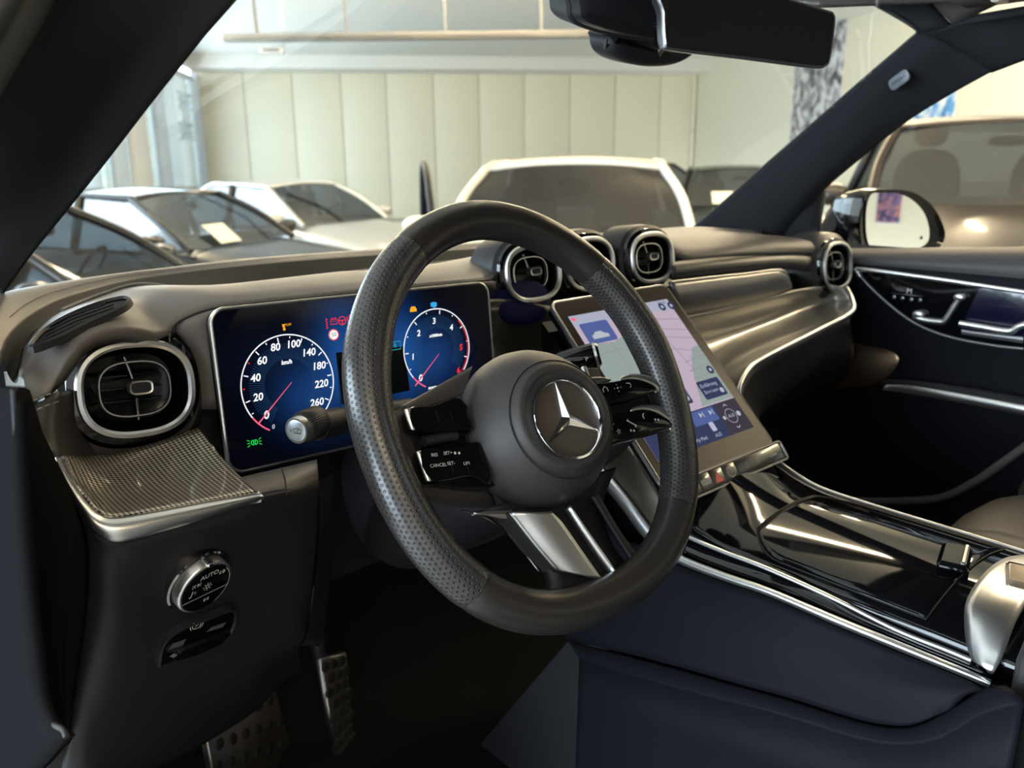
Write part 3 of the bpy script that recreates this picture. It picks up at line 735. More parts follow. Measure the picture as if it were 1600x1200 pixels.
# match columns by their image column so the sheet does not shear
from mathutils.bvhtree import BVHTree
def hit(o, u, v):
    me = o.data; t = BVHTree.FromPolygons([x.co for x in me.vertices], [tuple(p.vertices) for p in me.polygons])
    loc, nor, _, _ = t.ray_cast(CAM, ray(u, v).normalized())
    if loc is None: return None, None
    return loc, (nor if nor.dot(ray(u, v)) < 0 else -nor)
def by_x(P, n, x0, x1):
    P = cr(P, 12); out = []
    for i in range(n):
        x = x0 + (x1 - x0)*i/(n - 1)
        for a, b in zip(P, P[1:]):
            if (a.x - x)*(b.x - x) <= 0 and abs(a.x - b.x) > 1e-9:
                out.append(a.lerp(b, (x - a.x)/(b.x - a.x))); break
        else: out.append((P[0] if abs(P[0].x - x) < abs(P[-1].x - x) else P[-1]).copy())
    return out
pf = by_x(padF, PN, -0.758, 0.74); pr = by_x(padR, PN, -0.756, 0.655)
pm_ = []
for i, (a, b) in enumerate(zip(pf, pr)):
    t = i/(PN - 1); k = .010 if t > .28 else .012
    pm_.append(a.lerp(b, .5) + Vector((0, -.002, k + .004*math.sin(math.pi*t))))
pq = [a.lerp(b, .82) + Vector((0, -.004, .0085)) for a, b in zip(pf, pr)]
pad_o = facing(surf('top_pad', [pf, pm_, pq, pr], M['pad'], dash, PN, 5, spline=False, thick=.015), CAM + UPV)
# hollow between strip and pad (head-up display well)
nr = resample(cr(near[1:14], 8), 60); fr_ = resample(cr(padF[1:17], 8), 60)
lo = []
for i, (a, b) in enumerate(zip(nr, fr_)):
    t = i/59; dp = .016 + .05*max(0, min(1, (t - .28)/.12))
    c = a.lerp(b, .5); lo.append(Vector((c.x, c.y, min(a.z, b.z) - dp)))
surf('display_well', [nr, [a.lerp(l, .55) + Vector((0, .004, -.004)) for a, l in zip(nr, lo)], lo, [b.lerp(l, .55) + Vector((0, -.004, -.004)) for b, l in zip(fr_, lo)], fr_], M['rubber'], dash, 60, 4, spline=False)
p = at(565, 415, Y=1.06)
M['hud'] = mat('projector_cover', (0.05, 0.07, 0.10), 0.3)
box('head_up_projector', None, .16, .10, .035, M['hud'], dash, .012, fr=Fr(p + Vector((.02, 0, -.024)), (1, .12, 0), (-.12, 1, -.2)))
# lip line of the well on the pad
tube('well_rim', cr([v + Vector((0, 0, .001)) for v in fr_[8:]], 2), .0022, M['pad'], dash, 8)
# side defroster slot
_c, _n = hit(pad_o, 126, 503); _a, _ = hit(pad_o, 165, 492); _b, _ = hit(pad_o, 95, 517)
fd = Fr(_c + _n*.0015, (_a or _c + Vector((.05, .02, 0))) - (_b or _c), _n.cross((_a or _c) - (_b or _c)))
if fd.z.dot(_n) < 0: fd = Fr(fd.o, fd.x, -fd.y)
def leaf(w, h): return smooth2([(-w, -h*.9), (-w*.55, h*.25), (0, h*.85), (w*.6, h), (w, h*.6), (w*.75, -h*.15), (0, -h*.55), (-w*.6, -h*.95)], 5)
stack('defroster_frame', leaf(.052, .020), fd, [(.004, -.004), (.0025, .0015), (0, .003), (-.0015, .0005)], M['soft'], dash, cap1=False)
flat('defroster_hole', leaf(.049, .0180), fd, -.0005, M['rubber'], dash)
for k in range(4):
    y = -.011 + k*.007
    tube('defroster_slat', [fd.p(-.040 + k*.004, y - .004, .0012), fd.p(-.005, y + .0015, .0022), fd.p(.036 - abs(k - 2)*.004, y + .0035, .0012)], .0010, M['soft'], dash, 6)
# seam around the instrument binnacle
bseam = YP((266, 548, .826), (264, 530, .826), (270, 512, .826), (292, 496, .826), (345, 480.5, .826), (480, 466, .826), (600, 453.5, .826), (700, 444, .826), (764, 438, .828))
stitches([v + Vector((0, -.003, .0035)) for v in bseam], dash)
tube('seam_groove', cr([v + Vector((0, -.002, .0005)) for v in bseam], 6), .0012, M['rubber'], dash, 6)
binL = YP((310, 640, .832), (308, 590, .832), (296, 548, .832), (272, 511, .826), (292, 496, .826), (345, 481, .826), (480, 467, .826), (600, 454, .826), (700, 445, .826), (762, 440, .828))
binS = YP((345, 640, .818), (340, 590, .818), (335, 530, .818), (335, 505, .818), (342, 492, .818), (356, 484, .818), (480, 469.5, .813), (600, 457, .813), (700, 446.5, .813), (775, 439.5, .813))
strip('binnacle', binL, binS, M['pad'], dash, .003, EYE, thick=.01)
# unseen dark core added to block light through the dash gaps
core = [(-.76, .86, 1.27), (-.76, 1.02, 1.29), (0, 1.16, 1.27), (.70, .98, 1.27), (.68, .86, 1.25)]
def hull(name, ring_top, ring_bot, m, parent):
    n = len(ring_top); vs = [Vector(p) for p in ring_top] + [Vector(p) for p in ring_bot]
    fs = [(i, (i + 1) % n, n + (i + 1) % n, n + i) for i in range(n)] + [tuple(range(n)), tuple(range(2*n - 1, n - 1, -1))]
    return mesh(name, vs, fs, m, parent, False)
hull('light_block_core', [(-.745, .845, 1.255), (-.745, .96, 1.255), (-.3, 1.12, 1.235), (.3, 1.12, 1.235), (.66, .96, 1.235), (.66, .865, 1.235), (.25, .858, 1.255), (-.30, .846, 1.255)],
     [(-.745, .86, .95), (-.745, 1.0, .95), (-.3, 1.14, .95), (.3, 1.14, .95), (.66, 1.0, .95), (.66, .92, .95), (.25, .90, .95), (-.30, .87, .95)], M['dark'], dash)
# end of the dash beside the driver's door
eT = YP((30, 612, .79), (45, 632, .785), (70, 624, .783), (92, 612, .79), (115, 610, .82))
eM = YP((36, 650, .77), (62, 682, .765), (85, 680, .770), (102, 676, .79), (125, 670, .82))
eB = YP((60, 690, .755), (86, 716, .748), (100, 722, .760), (130, 730, .785), (170, 728, .82))
facing(surf('end_pad', [eT, eM, eB], M['leather'], dash, 30, 6, thick=.01), EYE)
stitches([v + Vector((-.001, -.004, .003)) for v in YP((46, 635, .782), (60, 628, .776), (75, 622, .772), (92, 616, .769))], dash)
stitches([v + Vector((-.001, -.004, -.002)) for v in YP((48, 641, .779), (62, 634, .773), (77, 628, .769), (92, 623, .767))], dash)
sideA = YP((-30, 606, .70), (24, 607, .70), (46, 634, .77), (66, 690, .74), (88, 718, .735), (110, 765, .69), (135, 815, .665), (140, 846, .66), (137, 900, .665), (128, 1000, .68), (105, 1150, .70), (95, 1240, .71))
sideB = [at(u, v, X=-.80) for u, v in ((-60, 640), (-20, 650), (30, 700), (34, 760), (36, 800), (38, 830), (48, 900), (58, 1000), (66, 1060), (72, 1110), (84, 1135), (100, 1180))]
# trim ledge with metal weave
ledB = YP((98, 712, .748), (150, 712, .80), (230, 695, .805), (312, 668, .80))
ledF = YP((120, 757, .706), (158, 801, .672), (185, 806, .667), (250, 796, .664), (330, 781, .664), (402, 768, .665))
ledM = [a.lerp(b, .5) + Vector((0, 0, -.006)) for a, b in zip(resample(cr(ledB, 6), 20), resample(cr(ledF, 6), 20))]
led = facing(surf('weave_ledge', [ledB, ledM, ledF], M['weave'], dash, 40, 8, thick=.006), EYE)
for lp in led.data.loops: led.data.uv_layers[0].data[lp.index].uv = led.data.vertices[lp.vertex_index].co.xy*1.0
a1 = YP((90, 714, .746), (118, 758, .704), (140, 789, .679), (160, 805, .669), (185, 808, .664), (260, 796, .661), (340, 781, .661), (406, 770, .663))
a2 = YP((84, 717, .744), (104, 765, .700), (132, 815, .670), (158, 840, .660), (195, 846, .655), (270, 826, .655), (340, 805, .656), (414, 780, .660))
strip('ledge_trim', a1, a2, M['alu'], dash, .006, EYE, m=10, n=60, thick=.008)
# lower dash panel
lT = YP((112, 776, .70), (134, 820, .675), (158, 838, .666), (195, 844, .661), (270, 824, .661), (340, 803, .662), (412, 779, .665), (470, 765, .685), (500, 752, .70))
lM = YP((132, 900, .682), (150, 905, .672), (165, 908, .667), (195, 906, .666), (270, 894, .675), (340, 880, .684), (412, 868, .695), (470, 860, .705), (496, 855, .72))
l3 = YP((125, 1000, .70), (140, 1005, .69), (165, 1010, .685), (200, 1010, .687), (270, 1005, .70), (340, 1000, .715), (412, 992, .73), (460, 985, .74), (480, 980, .755))
l4 = YP((104, 1150, .74), (120, 1160, .735), (150, 1160, .74), (200, 1150, .755), (270, 1125, .775), (340, 1095, .80), (400, 1065, .82), (440, 1030, .84), (470, 1010, .86))
l5 = YP((90, 1240, .77), (110, 1240, .77), (150, 1240, .78), (200, 1225, .81), (270, 1190, .84), (340, 1150, .88), (400, 1110, .92), (440, 1070, .95), (470, 1045, .97))
low = facing(surf('lower_panel', [lT, lM, l3, l4, l5], M['soft'], dash, 50, 6, thick=.008), EYE)
strip('panel_gap', YP((500, 750, .70), (497, 860, .718), (482, 982, .753), (470, 1010, .857)), YP((520, 740, .74), (520, 860, .80), (505, 990, .84), (500, 1010, .90)), M['dark'], dash, 0, EYE)
# pieces below the display
strip('column_pad', YP((368, 748, .715), (400, 740, .715), (440, 731, .715), (495, 718, .72)), YP((405, 774, .685), (425, 780, .680), (455, 772, .682), (498, 752, .70)), M['pad'], dash, .006, EYE, thick=.01)
tube('pad_joint', YP((440, 730, .698), (446, 752, .683), (448, 774, .671)), .0008, M['rubber'], dash, 6)
strip('knee_pad', YP((395, 764, .70), (440, 776, .69), (497, 752, .70)), YP((415, 790, .70), (450, 815, .70), (495, 800, .712)), M['leather'], dash, .004, EYE, thick=.008)
# centre trim behind the selector
cT = YP((640, 480, .835), (730, 470, .835), (800, 468, .835), (868, 480, .83))
cM = YP((640, 560, .83), (740, 560, .83), (820, 560, .83), (890, 560, .82))
cB = YP((640, 660, .78), (780, 660, .78), (880, 660, .78), (930, 650, .78))
cC = [Vector((-.42, .74, 1.02)), Vector((-.34, .74, 1.0)), Vector((-.26, .74, 1.0)), Vector((-.20, .74, 1.02))]
facing(surf('centre_trim', [cT, cM, cB, cC], M['pin_dark'], dash, 30, 6, thick=.006), EYE)
M['glowblue'] = mat('painted_blue_glow', (0.004, 0.005, 0.05), 0.6, spec=0.2)  # blue colour stands in for the ambient glow under the vent
fg = Fr(at(823, 472, Y=.833), (1, 0, 0), (0, .25, 1))
stack('blue_glow_patch', sell(.098, .060, .9), fg, [(0, -.012), (0, -.004), (-.003, -.002), (-.012, -.001)], M['glowblue'], dash)  # added flat patch that carries the painted glow

# passenger side
pU = YP((1048, 409, .84), (1110, 403, .84), (1167, 399, .84), (1230, 397, .838), (1272, 400, .835))
pL = YP((1052, 438, .83), (1110, 431, .83), (1167, 425, .83), (1215, 420, .83), (1262, 425, .83))
strip('passenger_pad', pU, pL, M['leather'], dash, .010, EYE, thick=.012)
gT = YP((1048, 440, .824), (1110, 433, .824), (1167, 427, .824), (1212, 422, .824), (1228, 426, .824), (1236, 446, .824))
gB = YP((1066, 494, .820), (1110, 486, .820), (1150, 477, .820), (1190, 468, .820), (1215, 461, .822), (1237, 452, .823))
strip('metal_trim', gT, gB, M['greytrim'], dash, .006, EYE, thick=.006)
tube('metal_trim_edge', cr(gT, 8), .0016, M['alu'], dash, 8)
t1 = YP((1064, 495, .822), (1110, 487, .822), (1150, 478, .822), (1200, 466, .822), (1240, 455, .824), (1290, 448, .815), (1322, 450, .79))
t2 = YP((1085, 540, .835), (1130, 525, .838), (1170, 512, .838), (1215, 496, .836), (1255, 482, .832), (1300, 470, .815), (1331, 470, .775))
t3 = YP((1110, 600, .765), (1140, 570, .78), (1185, 545, .785), (1230, 525, .785), (1270, 508, .78), (1305, 492, .77), (1333, 482, .75))
t4 = YP((1158, 655, .665), (1153, 612, .678), (1166, 583, .69), (1186, 564, .70), (1245, 534, .715), (1290, 511, .725), (1328, 492, .735))
facing(surf('passenger_trim', [t1, t2, t3, t4], M['pin'], dash, 50, 7, thick=.006), EYE)
tube('trim_border', cr(YP((1165, 668, .655), (1158, 640, .664), (1154, 610, .676), (1166, 582, .689), (1187, 563, .699), (1245, 533, .714), (1290, 510, .724), (1322, 494, .733), (1334, 482, .742), (1331, 466, .765), (1323, 450, .788)), 8), .0042, M['alu'], dash, 10)
gb1 = YP((1163, 668, .660), (1156, 612, .682), (1168, 585, .695), (1189, 566, .705), (1245, 537, .72), (1290, 514, .73), (1328, 496, .738))
gb2 = YP((1172, 690, .72), (1180, 660, .74), (1200, 640, .75), (1230, 620, .76), (1265, 600, .77), (1295, 585, .78), (1330, 570, .79))
gb3 = [Vector((.12, .86, .93)), Vector((.20, .86, .93)), Vector((.30, .86, .93)), Vector((.40, .86, .93)), Vector((.50, .86, .93)), Vector((.60, .86, .93)), Vector((.69, .86, .93))]
facing(surf('glovebox', [gb1, gb2, gb3], M['dark'], dash, 30, 6, thick=.008), EYE)
f = Fr(at(1193, 618, Y=.742), (1, .35, .1), (0, .3, 1))
box('glovebox_button', None, .05, .012, .004, M['gloss'], dash, .003, fr=Fr(at(1195, 622, Y=.735), (1, .3, .45), (0, .2, 1)))
stack('speaker_slot', sell(.040, .010, .8), Fr(at(1215, 386, Y=.86), (1, .1, 0), (0, .5, 1)), [(.001, -.002), (0, .002), (-.002, .0005)], M['soft'], dash)

# ---------------------------------------------------------------- air vents
M['ventblack'] = mat('vent_black', (0.002, 0.002, 0.002), 0.22, spec=0.25)
def vent(c, w, h, label, tilt=.13, yaw=0.0, roll=0.0, depth=.055, pod=1.22, knob=(0, 0), podmat='leather', big=False):
    c = Vector(c); X = Vector((math.cos(yaw), math.sin(yaw), 0)); Yv = Vector((0, math.sin(tilt), math.cos(tilt)))
    f = Fr(c, X, Yv).rot(roll)
    t = thing('air_vent', c, label, 'air vent', 'turbine air vents of the dashboard')
    O = sell(w, h, .80, 72)
    k = (w + h)/2
    if big: stack('collar', O, f.sub(-.003, -.008), [(.036, -.10), (.032, -.06), (.025, -.035), (.017, -.018), (.010, -.010), (.002, -.009)], M[podmat], t, cap1=False)
    else: stack('collar', O, f, [(k*(pod - 1)*.62, -depth), (k*(pod - 1)*.60, -depth*.45), (k*(pod - 1)*.50, -depth*.22), (k*.07, -.008), (k*.045, -.006)], M[podmat], t, cap1=False)
    stack('sleeve', O, f, [(k*.085, -.032), (k*.095, -.014), (k*.060, -.004), (-.004, -.002)], M['gloss'], t, cap0=False, cap1=False)
    stack('ring', O, f, [(-.001, -.006), (.0005, .001), (-.001, .0035), (-.0045, .0040), (-.0070, .0020), (-.0075, -.006)], M['alu'], t, loop=True)
    stack('bowl', O, f, [(-.0072, -.001), (-.010, -.012), (-k*.14, -.026), (-k*.24, -.030)], M['ventblack'], t, cap0=False)
    I = sell(w*.60, h*.56, .72, 56)
    stack('inner_ring', I, f, [(.0012, -.010), (.0012, -.006), (.0004, -.005), (-.0008, -.005), (-.0012, -.007), (-.0012, -.010)], M['alu'], t, loop=True)
    for s in (-1, 1):
        y0, y1 = s*h*.10, s*h*.33
        tube('vane', [f.p(-.001*s, y0, -.010), f.p(-.004*s - .002, y1, -.012)], .0016, M['darkchrome'], t, 8)
    for s in (-1, 0, 1):
        slab('blade', rrect(w*.52, .0022, .001, 2), f.sub(0, s*h*.13, 0), -.024, -.019, M['ventblack'], t, .0006)
    kf = f.sub(knob[0], knob[1], 0)
    K = sell(w*.21, h*.155, .62, 40)
    kn = stack('knob', K, kf, [(-.0005, -.010), (0, -.002), (-.0006, 0), (-.0022, -.0004), (-.0026, -.0018)], M['alu'], t)
    flat('knob_face', inset(K, -.0026), kf, -.0012, M['soft'], kn)
    return t, f
v0, f0 = vent((-.66, .816, 1.25), .109, .094, 'large oval air vent nearest the open driver door', roll=-.07, depth=.075, pod=1.50, knob=(.004, .001), big=True)
v1, _ = vent((-.125, .839, 1.308), .102, .080, 'round air vent between instrument display and steering wheel rim', roll=0, depth=.06, pod=1.25, knob=(.006, .002), podmat='soft')
v2, _ = vent((0, .852, 1.308), .102, .080, 'middle air vent half hidden behind the steering wheel rim', depth=.06, pod=1.25, podmat='soft', knob=(.006, .002))
v3, _ = vent((.125, .839, 1.308), .102, .080, 'round air vent right of the steering wheel above the touchscreen', depth=.06, pod=1.25, knob=(.006, .002), podmat='soft')
v4, _ = vent((.66, .816, 1.25), .109, .094, 'oval air vent at the passenger door end of the dashboard', depth=.075, pod=1.35, knob=(.004, .003))

# ---------------------------------------------------------------- instrument display
def glow_mat(name, spots, base=(0.001, 0.0012, 0.003)):
    """lit display panel: dark ground with soft coloured lights at UV spots (x, y, rx, ry, colour, strength)"""
    m = bpy.data.materials.new(name); m.use_nodes = True; nt = m.node_tree; nt.nodes.clear()
    uv = N(nt, 'ShaderNodeUVMap'); sp = N(nt, 'ShaderNodeSeparateXYZ'); nt.links.new(uv.outputs[0], sp.inputs[0])
    acc = None
    for (x, y, rx, ry, c, s) in spots:
        dx = math_n(nt, 'DIVIDE', math_n(nt, 'SUBTRACT', sp.outputs[0], x), rx); dy = math_n(nt, 'DIVIDE', math_n(nt, 'SUBTRACT', sp.outputs[1], y), ry)
        d2 = math_n(nt, 'ADD', math_n(nt, 'MULTIPLY', dx, dx), math_n(nt, 'MULTIPLY', dy, dy))
        g = math_n(nt, 'MULTIPLY', math_n(nt, 'POWER', 2.718, math_n(nt, 'MULTIPLY', d2, -1.0)), s)
        v = N(nt, 'ShaderNodeVectorMath', operation='SCALE'); v.inputs[0].default_value = c; nt.links.new(g, v.inputs['Scale'])
        if acc is None: acc = v.outputs[0]
        else:
            a = N(nt, 'ShaderNodeVectorMath', operation='ADD'); nt.links.new(acc, a.inputs[0]); nt.links.new(v.outputs[0], a.inputs[1]); acc = a.outputs[0]
    a = N(nt, 'ShaderNodeVectorMath', operation='ADD'); nt.links.new(acc, a.inputs[0]); a.inputs[1].default_value = base
    e = N(nt, 'ShaderNodeEmission'); nt.links.new(a.outputs[0], e.inputs[0])
    gl = N(nt, 'ShaderNodeBsdfGlossy'); gl.inputs['Roughness'].default_value = 0.08; gl.inputs[0].default_value = (0.022, 0.022, 0.022, 1)
    ad = N(nt, 'ShaderNodeAddShader'); nt.links.new(e.outputs[0], ad.inputs[0]); nt.links.new(gl.outputs[0], ad.inputs[1])
    o = N(nt, 'ShaderNodeOutputMaterial'); nt.links.new(ad.outputs[0], o.inputs[0])
    return m
TLc, TRc, BLc = at(318, 485, Y=.80), at(757, 441, Y=.80), at(368, 740, Y=.78)
fs_ = Fr((TRc + BLc)/2, TRc - TLc, TLc - BLc); SW, SH = (TRc - TLc).length, (TLc - BLc).length
insd = thing('instrument_display', fs_.p(0, -SH/2), 'wide instrument display with two round dials behind the steering wheel', 'display')
OUT = rrect(SW, SH, .016, 8)
stack('housing', OUT, fs_, [(-.006, -.020), (-.001, -.016), (0, -.004), (-.0005, -.001)], M['gloss'], insd)
stack('edge_trim', OUT, fs_, [(-.0004, -.0065), (.0012, -.0055), (.0012, -.0005), (-.0004, .0004), (-.0020, -.0002), (-.0020, -.004)], M['alu'], insd, loop=True)
gl0 = fs_.pix(451, 600); gr0 = fs_.pix(683, 545)
def cen(u, v): return fs_.pix(u, v)
spots = [(gl0[0] + .022, gl0[1] - .016, .036, .032, (.010, .055, .22), .55), (gl0[0] + .070, gl0[1] + .02, .030, .05, (.015, .11, .42), .55), (gr0[0] - .050, gr0[1] + .0, .026, .05, (.015, .11, .42), .55),
         (gr0[0] - .004, gr0[1] - .010, .034, .034, (.010, .06, .24), .5), (gl0[0] - .010, gl0[1] + .030, .05, .03, (.002, .006, .02), .5)]
M['cluster'] = glow_mat('instrument_panel_light', spots)
stack('screen', inset(OUT, -.0020), fs_, [(0, -.003), (0, .0), ], M['cluster'], insd, cap0=False, uv=True)
def dial(c, edge_pix, ang, ticks, nums, label, unit, redzone=None, needle=None, tip=None):
    cx, cy = c
    R = math.hypot(edge_pix[0] - cx, edge_pix[1] - cy)*1.025
    d = stroke(fs_, arc(cx, cy, R, ang[0], ang[1], 80), .0013, .0008, M['white'], insd, 'dial')
    d['label'] = label
    parts = []
    for k, (a, big, mt) in enumerate(ticks):
        r0 = R*(.87 if big else .925); a = math.radians(a)
        parts.append(stroke(fs_, [(cx + R*.965*math.cos(a), cy + R*.965*math.sin(a)), (cx + r0*math.cos(a), cy + r0*math.sin(a))], .0012 if big else .0010, .0009, M[mt], None))
    join('tick_marks', parts, d)
    rays = []
    for k in range(84):
        a = math.radians(ang[0] + (ang[1] - ang[0])*k/83)
        rays.append(stroke(fs_, [(cx + R*.84*math.cos(a), cy + R*.84*math.sin(a)), (cx + R*.52*math.cos(a), cy + R*.52*math.sin(a))], .00045, .0005, M['dialray'], None))
    join('dial_rays', rays, d)
    ns = []
    for s, u, v, sz, mt in nums:
        x, y = fs_.pix(u, v, .001)
        ns.append(text(s, fs_, x, y, sz*1.04, .0010, M[mt], None, shear=.15, bold=.00025, sx=.98))
    join('numerals', ns, d)
    n0, n1 = needle
    f1 = [fs_.pix(*n0, .0012), fs_.pix(*n1, .0012)]
    (x0, y0), (x1, y1) = f1; dx, dy = x1 - x0, y1 - y0; l = math.hypot(dx, dy); px_, py_ = -dy/l*.0008, dx/l*.0008
    flat('needle', [(x0 + px_, y0 + py_), (x0 - px_, y0 - py_), (x1 - px_*.35, y1 - py_*.35), (x1 + px_*.35, y1 + py_*.35)], fs_, .0012, M['pink'], d)
    a0 = math.degrees(math.atan2(y0 - cy, x0 - cx))
    stroke(fs_, arc(cx, cy, R, a0 - 10, a0 + 16, 16), .0016, .0010, M['pink'], d, 'start_mark')
    if redzone: stroke(fs_, arc(cx, cy, R*.955, *redzone, 20), .0010, .0009, M['red'], d, 'red_zone')
    return d
M['dialray'] = emit('dial_ray_blue', (.03, .10, .24), .50)
tk = [(225 - 270*i/17, i % 2 == 0, 'red' if i in (3, 5) else 'white') for i in range(1, 18)]
nb = [('0', 416, 649, .0115, 'white'), ('20', 403, 621, .0105, 'white'), ('40', 399, 591, .0105, 'white'), ('60', 409, 564, .0105, 'white'), ('80', 430, 543, .0105, 'white'), ('100', 458, 538, .0105, 'white'),
      ('140', 482, 551, .0105, 'white'), ('180', 498, 572, .0105, 'white'), ('220', 502, 600, .0105, 'white'), ('260', 495, 629, .0105, 'white'), ('km/h', 448, 566, .0058, 'white'), ('0', 427, 667, .0058, 'dimwhite')]
dial(gl0, fs_.pix(378, 600), (-52, 236), tk, nb, 'speedometer dial', 'km/h', None, ((404, 662), (456, 597)))
tk2 = [(205 - 25*i, i % 2 == 1, 'red' if i > 9 else 'white') for i in range(0, 11)]
nb2 = [('1', 645, 558, .0095, 'white'), ('2', 654, 521, .0095, 'white'), ('3', 678, 502, .0095, 'white'), ('4', 705, 512, .0095, 'white'), ('5', 720, 543, .0095, 'red'), ('6', 716, 579, .0095, 'red'), ('0', 657, 591, .0105, 'white'), ('x1000/min', 681, 524, .0042, 'white'), ('POWER', 676, 606, .0034, 'white')]
dial(gr0, fs_.pix(632, 552), (-40, 232), tk2, nb2, 'rev counter dial', 'rpm', (-42, 42), ((649, 603), (686, 553)))
# centre field of the display
M['field'] = mat('display_field', (0.003, 0.004, 0.006), 0.2)
ax = [fs_.pix(*q) for q in ((524, 551), (631, 541), (640, 610), (532, 632))]
flat('centre_field', ax, fs_, .0006, M['field'], insd)
for seg in (((513, 539), (640, 526)), ((524, 551), (534, 634)), ((534, 634), (540, 645))):
    stroke(fs_, [fs_.pix(*seg[0]), fs_.pix(*seg[1])], .0005, .0008, M['dialray'], insd, 'field_line')
# tell-tales
def icon(parts, name): return join(name, parts, insd)
x, y = fs_.pix(521, 523)
icon([flat('d', [(x + .0062*math.cos(k*.2618), y + .0062*math.sin(k*.2618)) for k in range(24)], fs_, .0008, M['white'], None), stroke(fs_, arc(x, y, .0056, 0, 360, 28), .0011, .0010, M['red'], None),
      text('50', fs_, x, y, .0062, .0012, M['field'], None)], 'speed_limit_sign')
x, y = fs_.pix(521, 502)
icon([stroke(fs_, [(x - .004, y - .003), (x + .004, y - .003), (x + .004, y + .002), (x - .004, y + .002)], .0008, .001, M['red'], None, closed=True), stroke(fs_, [(x - .0026, y + .0033), (x - .001, y + .0033)], .0012, .001, M['red'], None),
      stroke(fs_, [(x + .001, y + .0033), (x + .0026, y + .0033)], .0012, .001, M['red'], None), stroke(fs_, [(x - .0022, y), (x - .0006, y)], .0006, .001, M['red'], None), stroke(fs_, [(x + .0008, y), (x + .0024, y)], .0006, .001, M['red'], None)], 'battery_tell_tale')
x, y = fs_.pix(510, 505)
icon([stroke(fs_, [(x - .001 + (k % 2)*.0018, y - .006 + k*.0014) for k in range(9)], .0010, .001, M['red'], None)], 'belt_tell_tale')
x, y = fs_.pix(534, 501)
icon([stroke(fs_, arc(x, y, .0044, 0, 360, 24), .0009, .001, M['red'], None), stroke(fs_, [(x - .0044, y + .0004), (x + .0044, y + .0004)], .0010, .001, M['red'], None), stroke(fs_, [(x, y), (x, y - .0042)], .0014, .001, M['red'], None),
      stroke(fs_, [(x + .0066, y - .001), (x + .0066, y + .004)], .0010, .001, M['red'], None), stroke(fs_, [(x + .0066, y - .0032), (x + .0066, y - .0022)], .0010, .001, M['red'], None)], 'steering_tell_tale')
x, y = fs_.pix(547, 498)
icon([stroke(fs_, arc(x, y + .003, .0014, 0, 360, 12), .0010, .001, M['red'], None), stroke(fs_, [(x - .001, y + .001), (x + .001, y - .004)], .0018, .001, M['red'], None)], 'airbag_tell_tale')
x, y = fs_.pix(443, 511)
icon([stroke(fs_, [(x - .002, y + .0026), (x + .0028, y + .0026)], .0008, .001, M['amber'], None), stroke(fs_, [(x - .0014, y + .001), (x + .001, y + .001)], .0030, .001, M['amber'], None), stroke(fs_, [(x - .0012, y - .0022), (x + .0014, y - .0022)], .0026, .001, M['amber'], None),
      text('OFF', fs_, x + .0054, y + .0018, .0036, .001, M['amber'], None)], 'assist_off_tell_tale')
x, y = fs_.pix(645, 483)
icon([flat('c', [(x - .0045, y - .003), (x + .0045, y - .003), (x + .0045, y), (x + .0026, y + .003), (x - .0026, y + .003), (x - .0045, y)], fs_, .001, M['amber'], None)], 'car_tell_tale')
x, y = fs_.pix(677, 477)
icon([flat('c', [(x - .0045, y - .001), (x + .001, y - .003), (x + .0045, y - .001), (x + .0045, y + .003), (x, y + .004), (x - .0045, y + .003)], fs_, .001, M['blue'], None)], 'blue_tell_tale')
x, y = fs_.pix(397, 691)
icon([stroke(fs_, [(x + s*.0008, y - .0025), (x + s*.0008, y + .0025)], .0008, .001, M['green'], None) for s in (-1, 1)] + [stroke(fs_, [(x + s*(.0008 + .0026*math.sin(k*.314)), y + .0025*math.cos(k*.314)) for k in range(11)], .0008, .001, M['green'], None) for s in (-1, 1)]
     + [stroke(fs_, [(x + s*.0048, y + q*.002), (x + s*.0076, y + q*.0036)], .0007, .001, M['green'], None) for s in (-1, 1) for q in (-1, 0, 1)], 'side_light_tell_tale')
x, y = fs_.pix(618, 540)
icon([stroke(fs_, [(x - .007, y - .0045), (x + .006, y - .0045), (x + .006, y + .0045), (x - .007, y + .0045)], .0008, .001, M['teal'], None, closed=True), text('R', fs_, x - .001, y, .007, .001, M['teal'], None)], 'gear_mark')

# ---------------------------------------------------------------- centre touchscreen
fc = Fr(Vector((-.008, .70, 1.170)), (1, 0, 0), (0, .2, .2)); CW, CH = .243, .290
ts = thing('touchscreen', fc.p(0, -CH/2), 'tall centre touchscreen showing a street map above the console', 'display')
OC = rrect(CW, CH, .013, 8)
stack('housing', OC, fc, [(-.012, -.022), (-.002, -.016), (0, -.006), (-.0005, -.001)], M['gloss'], ts)
stack('edge_trim', OC, fc, [(-.0004, -.0065), (.0014, -.0055), (.0014, -.0005), (-.0004, .0004), (-.0022, -.0002), (-.0022, -.004)], M['alu'], ts, loop=True)
M['bezel'] = mat('screen_glass', (0.020, 0.012, 0.011), 0.3, spec=0.10)
stack('cover_glass', inset(OC, -.0022), fc, [(0, -.003), (0, 0)], M['bezel'], ts, cap0=False)
def q4(*l): return [fc.pix(u, v) for u, v in l]
x0, y0 = -.106, -.112; x1, y1 = .102, .118
M['map_pink'] = emit('map_land', (.62, .50, .62), .70); M['map_green'] = emit('map_green', (.36, .43, .40), .70); M['map_road'] = emit('map_road', (.40, .37, .42), .62); M['map_top'] = emit('map_haze', (.55, .58, .72), .62)
M['ui_dark'] = emit('interface_panel', (.040, .050, .11), .8); M['ui_blue'] = emit('interface_blue', (.09, .13, .34), .8); M['ui_text'] = emit('interface_text', (.50, .50, .66), .8); M['ui_wheel'] = emit('interface_brown', (.055, .045, .058), .8)
sc = flat('map_area', [(x0, y0), (x1, y0), (x1, y1), (x0, y1)], fc, .0004, M['map_pink'], ts)
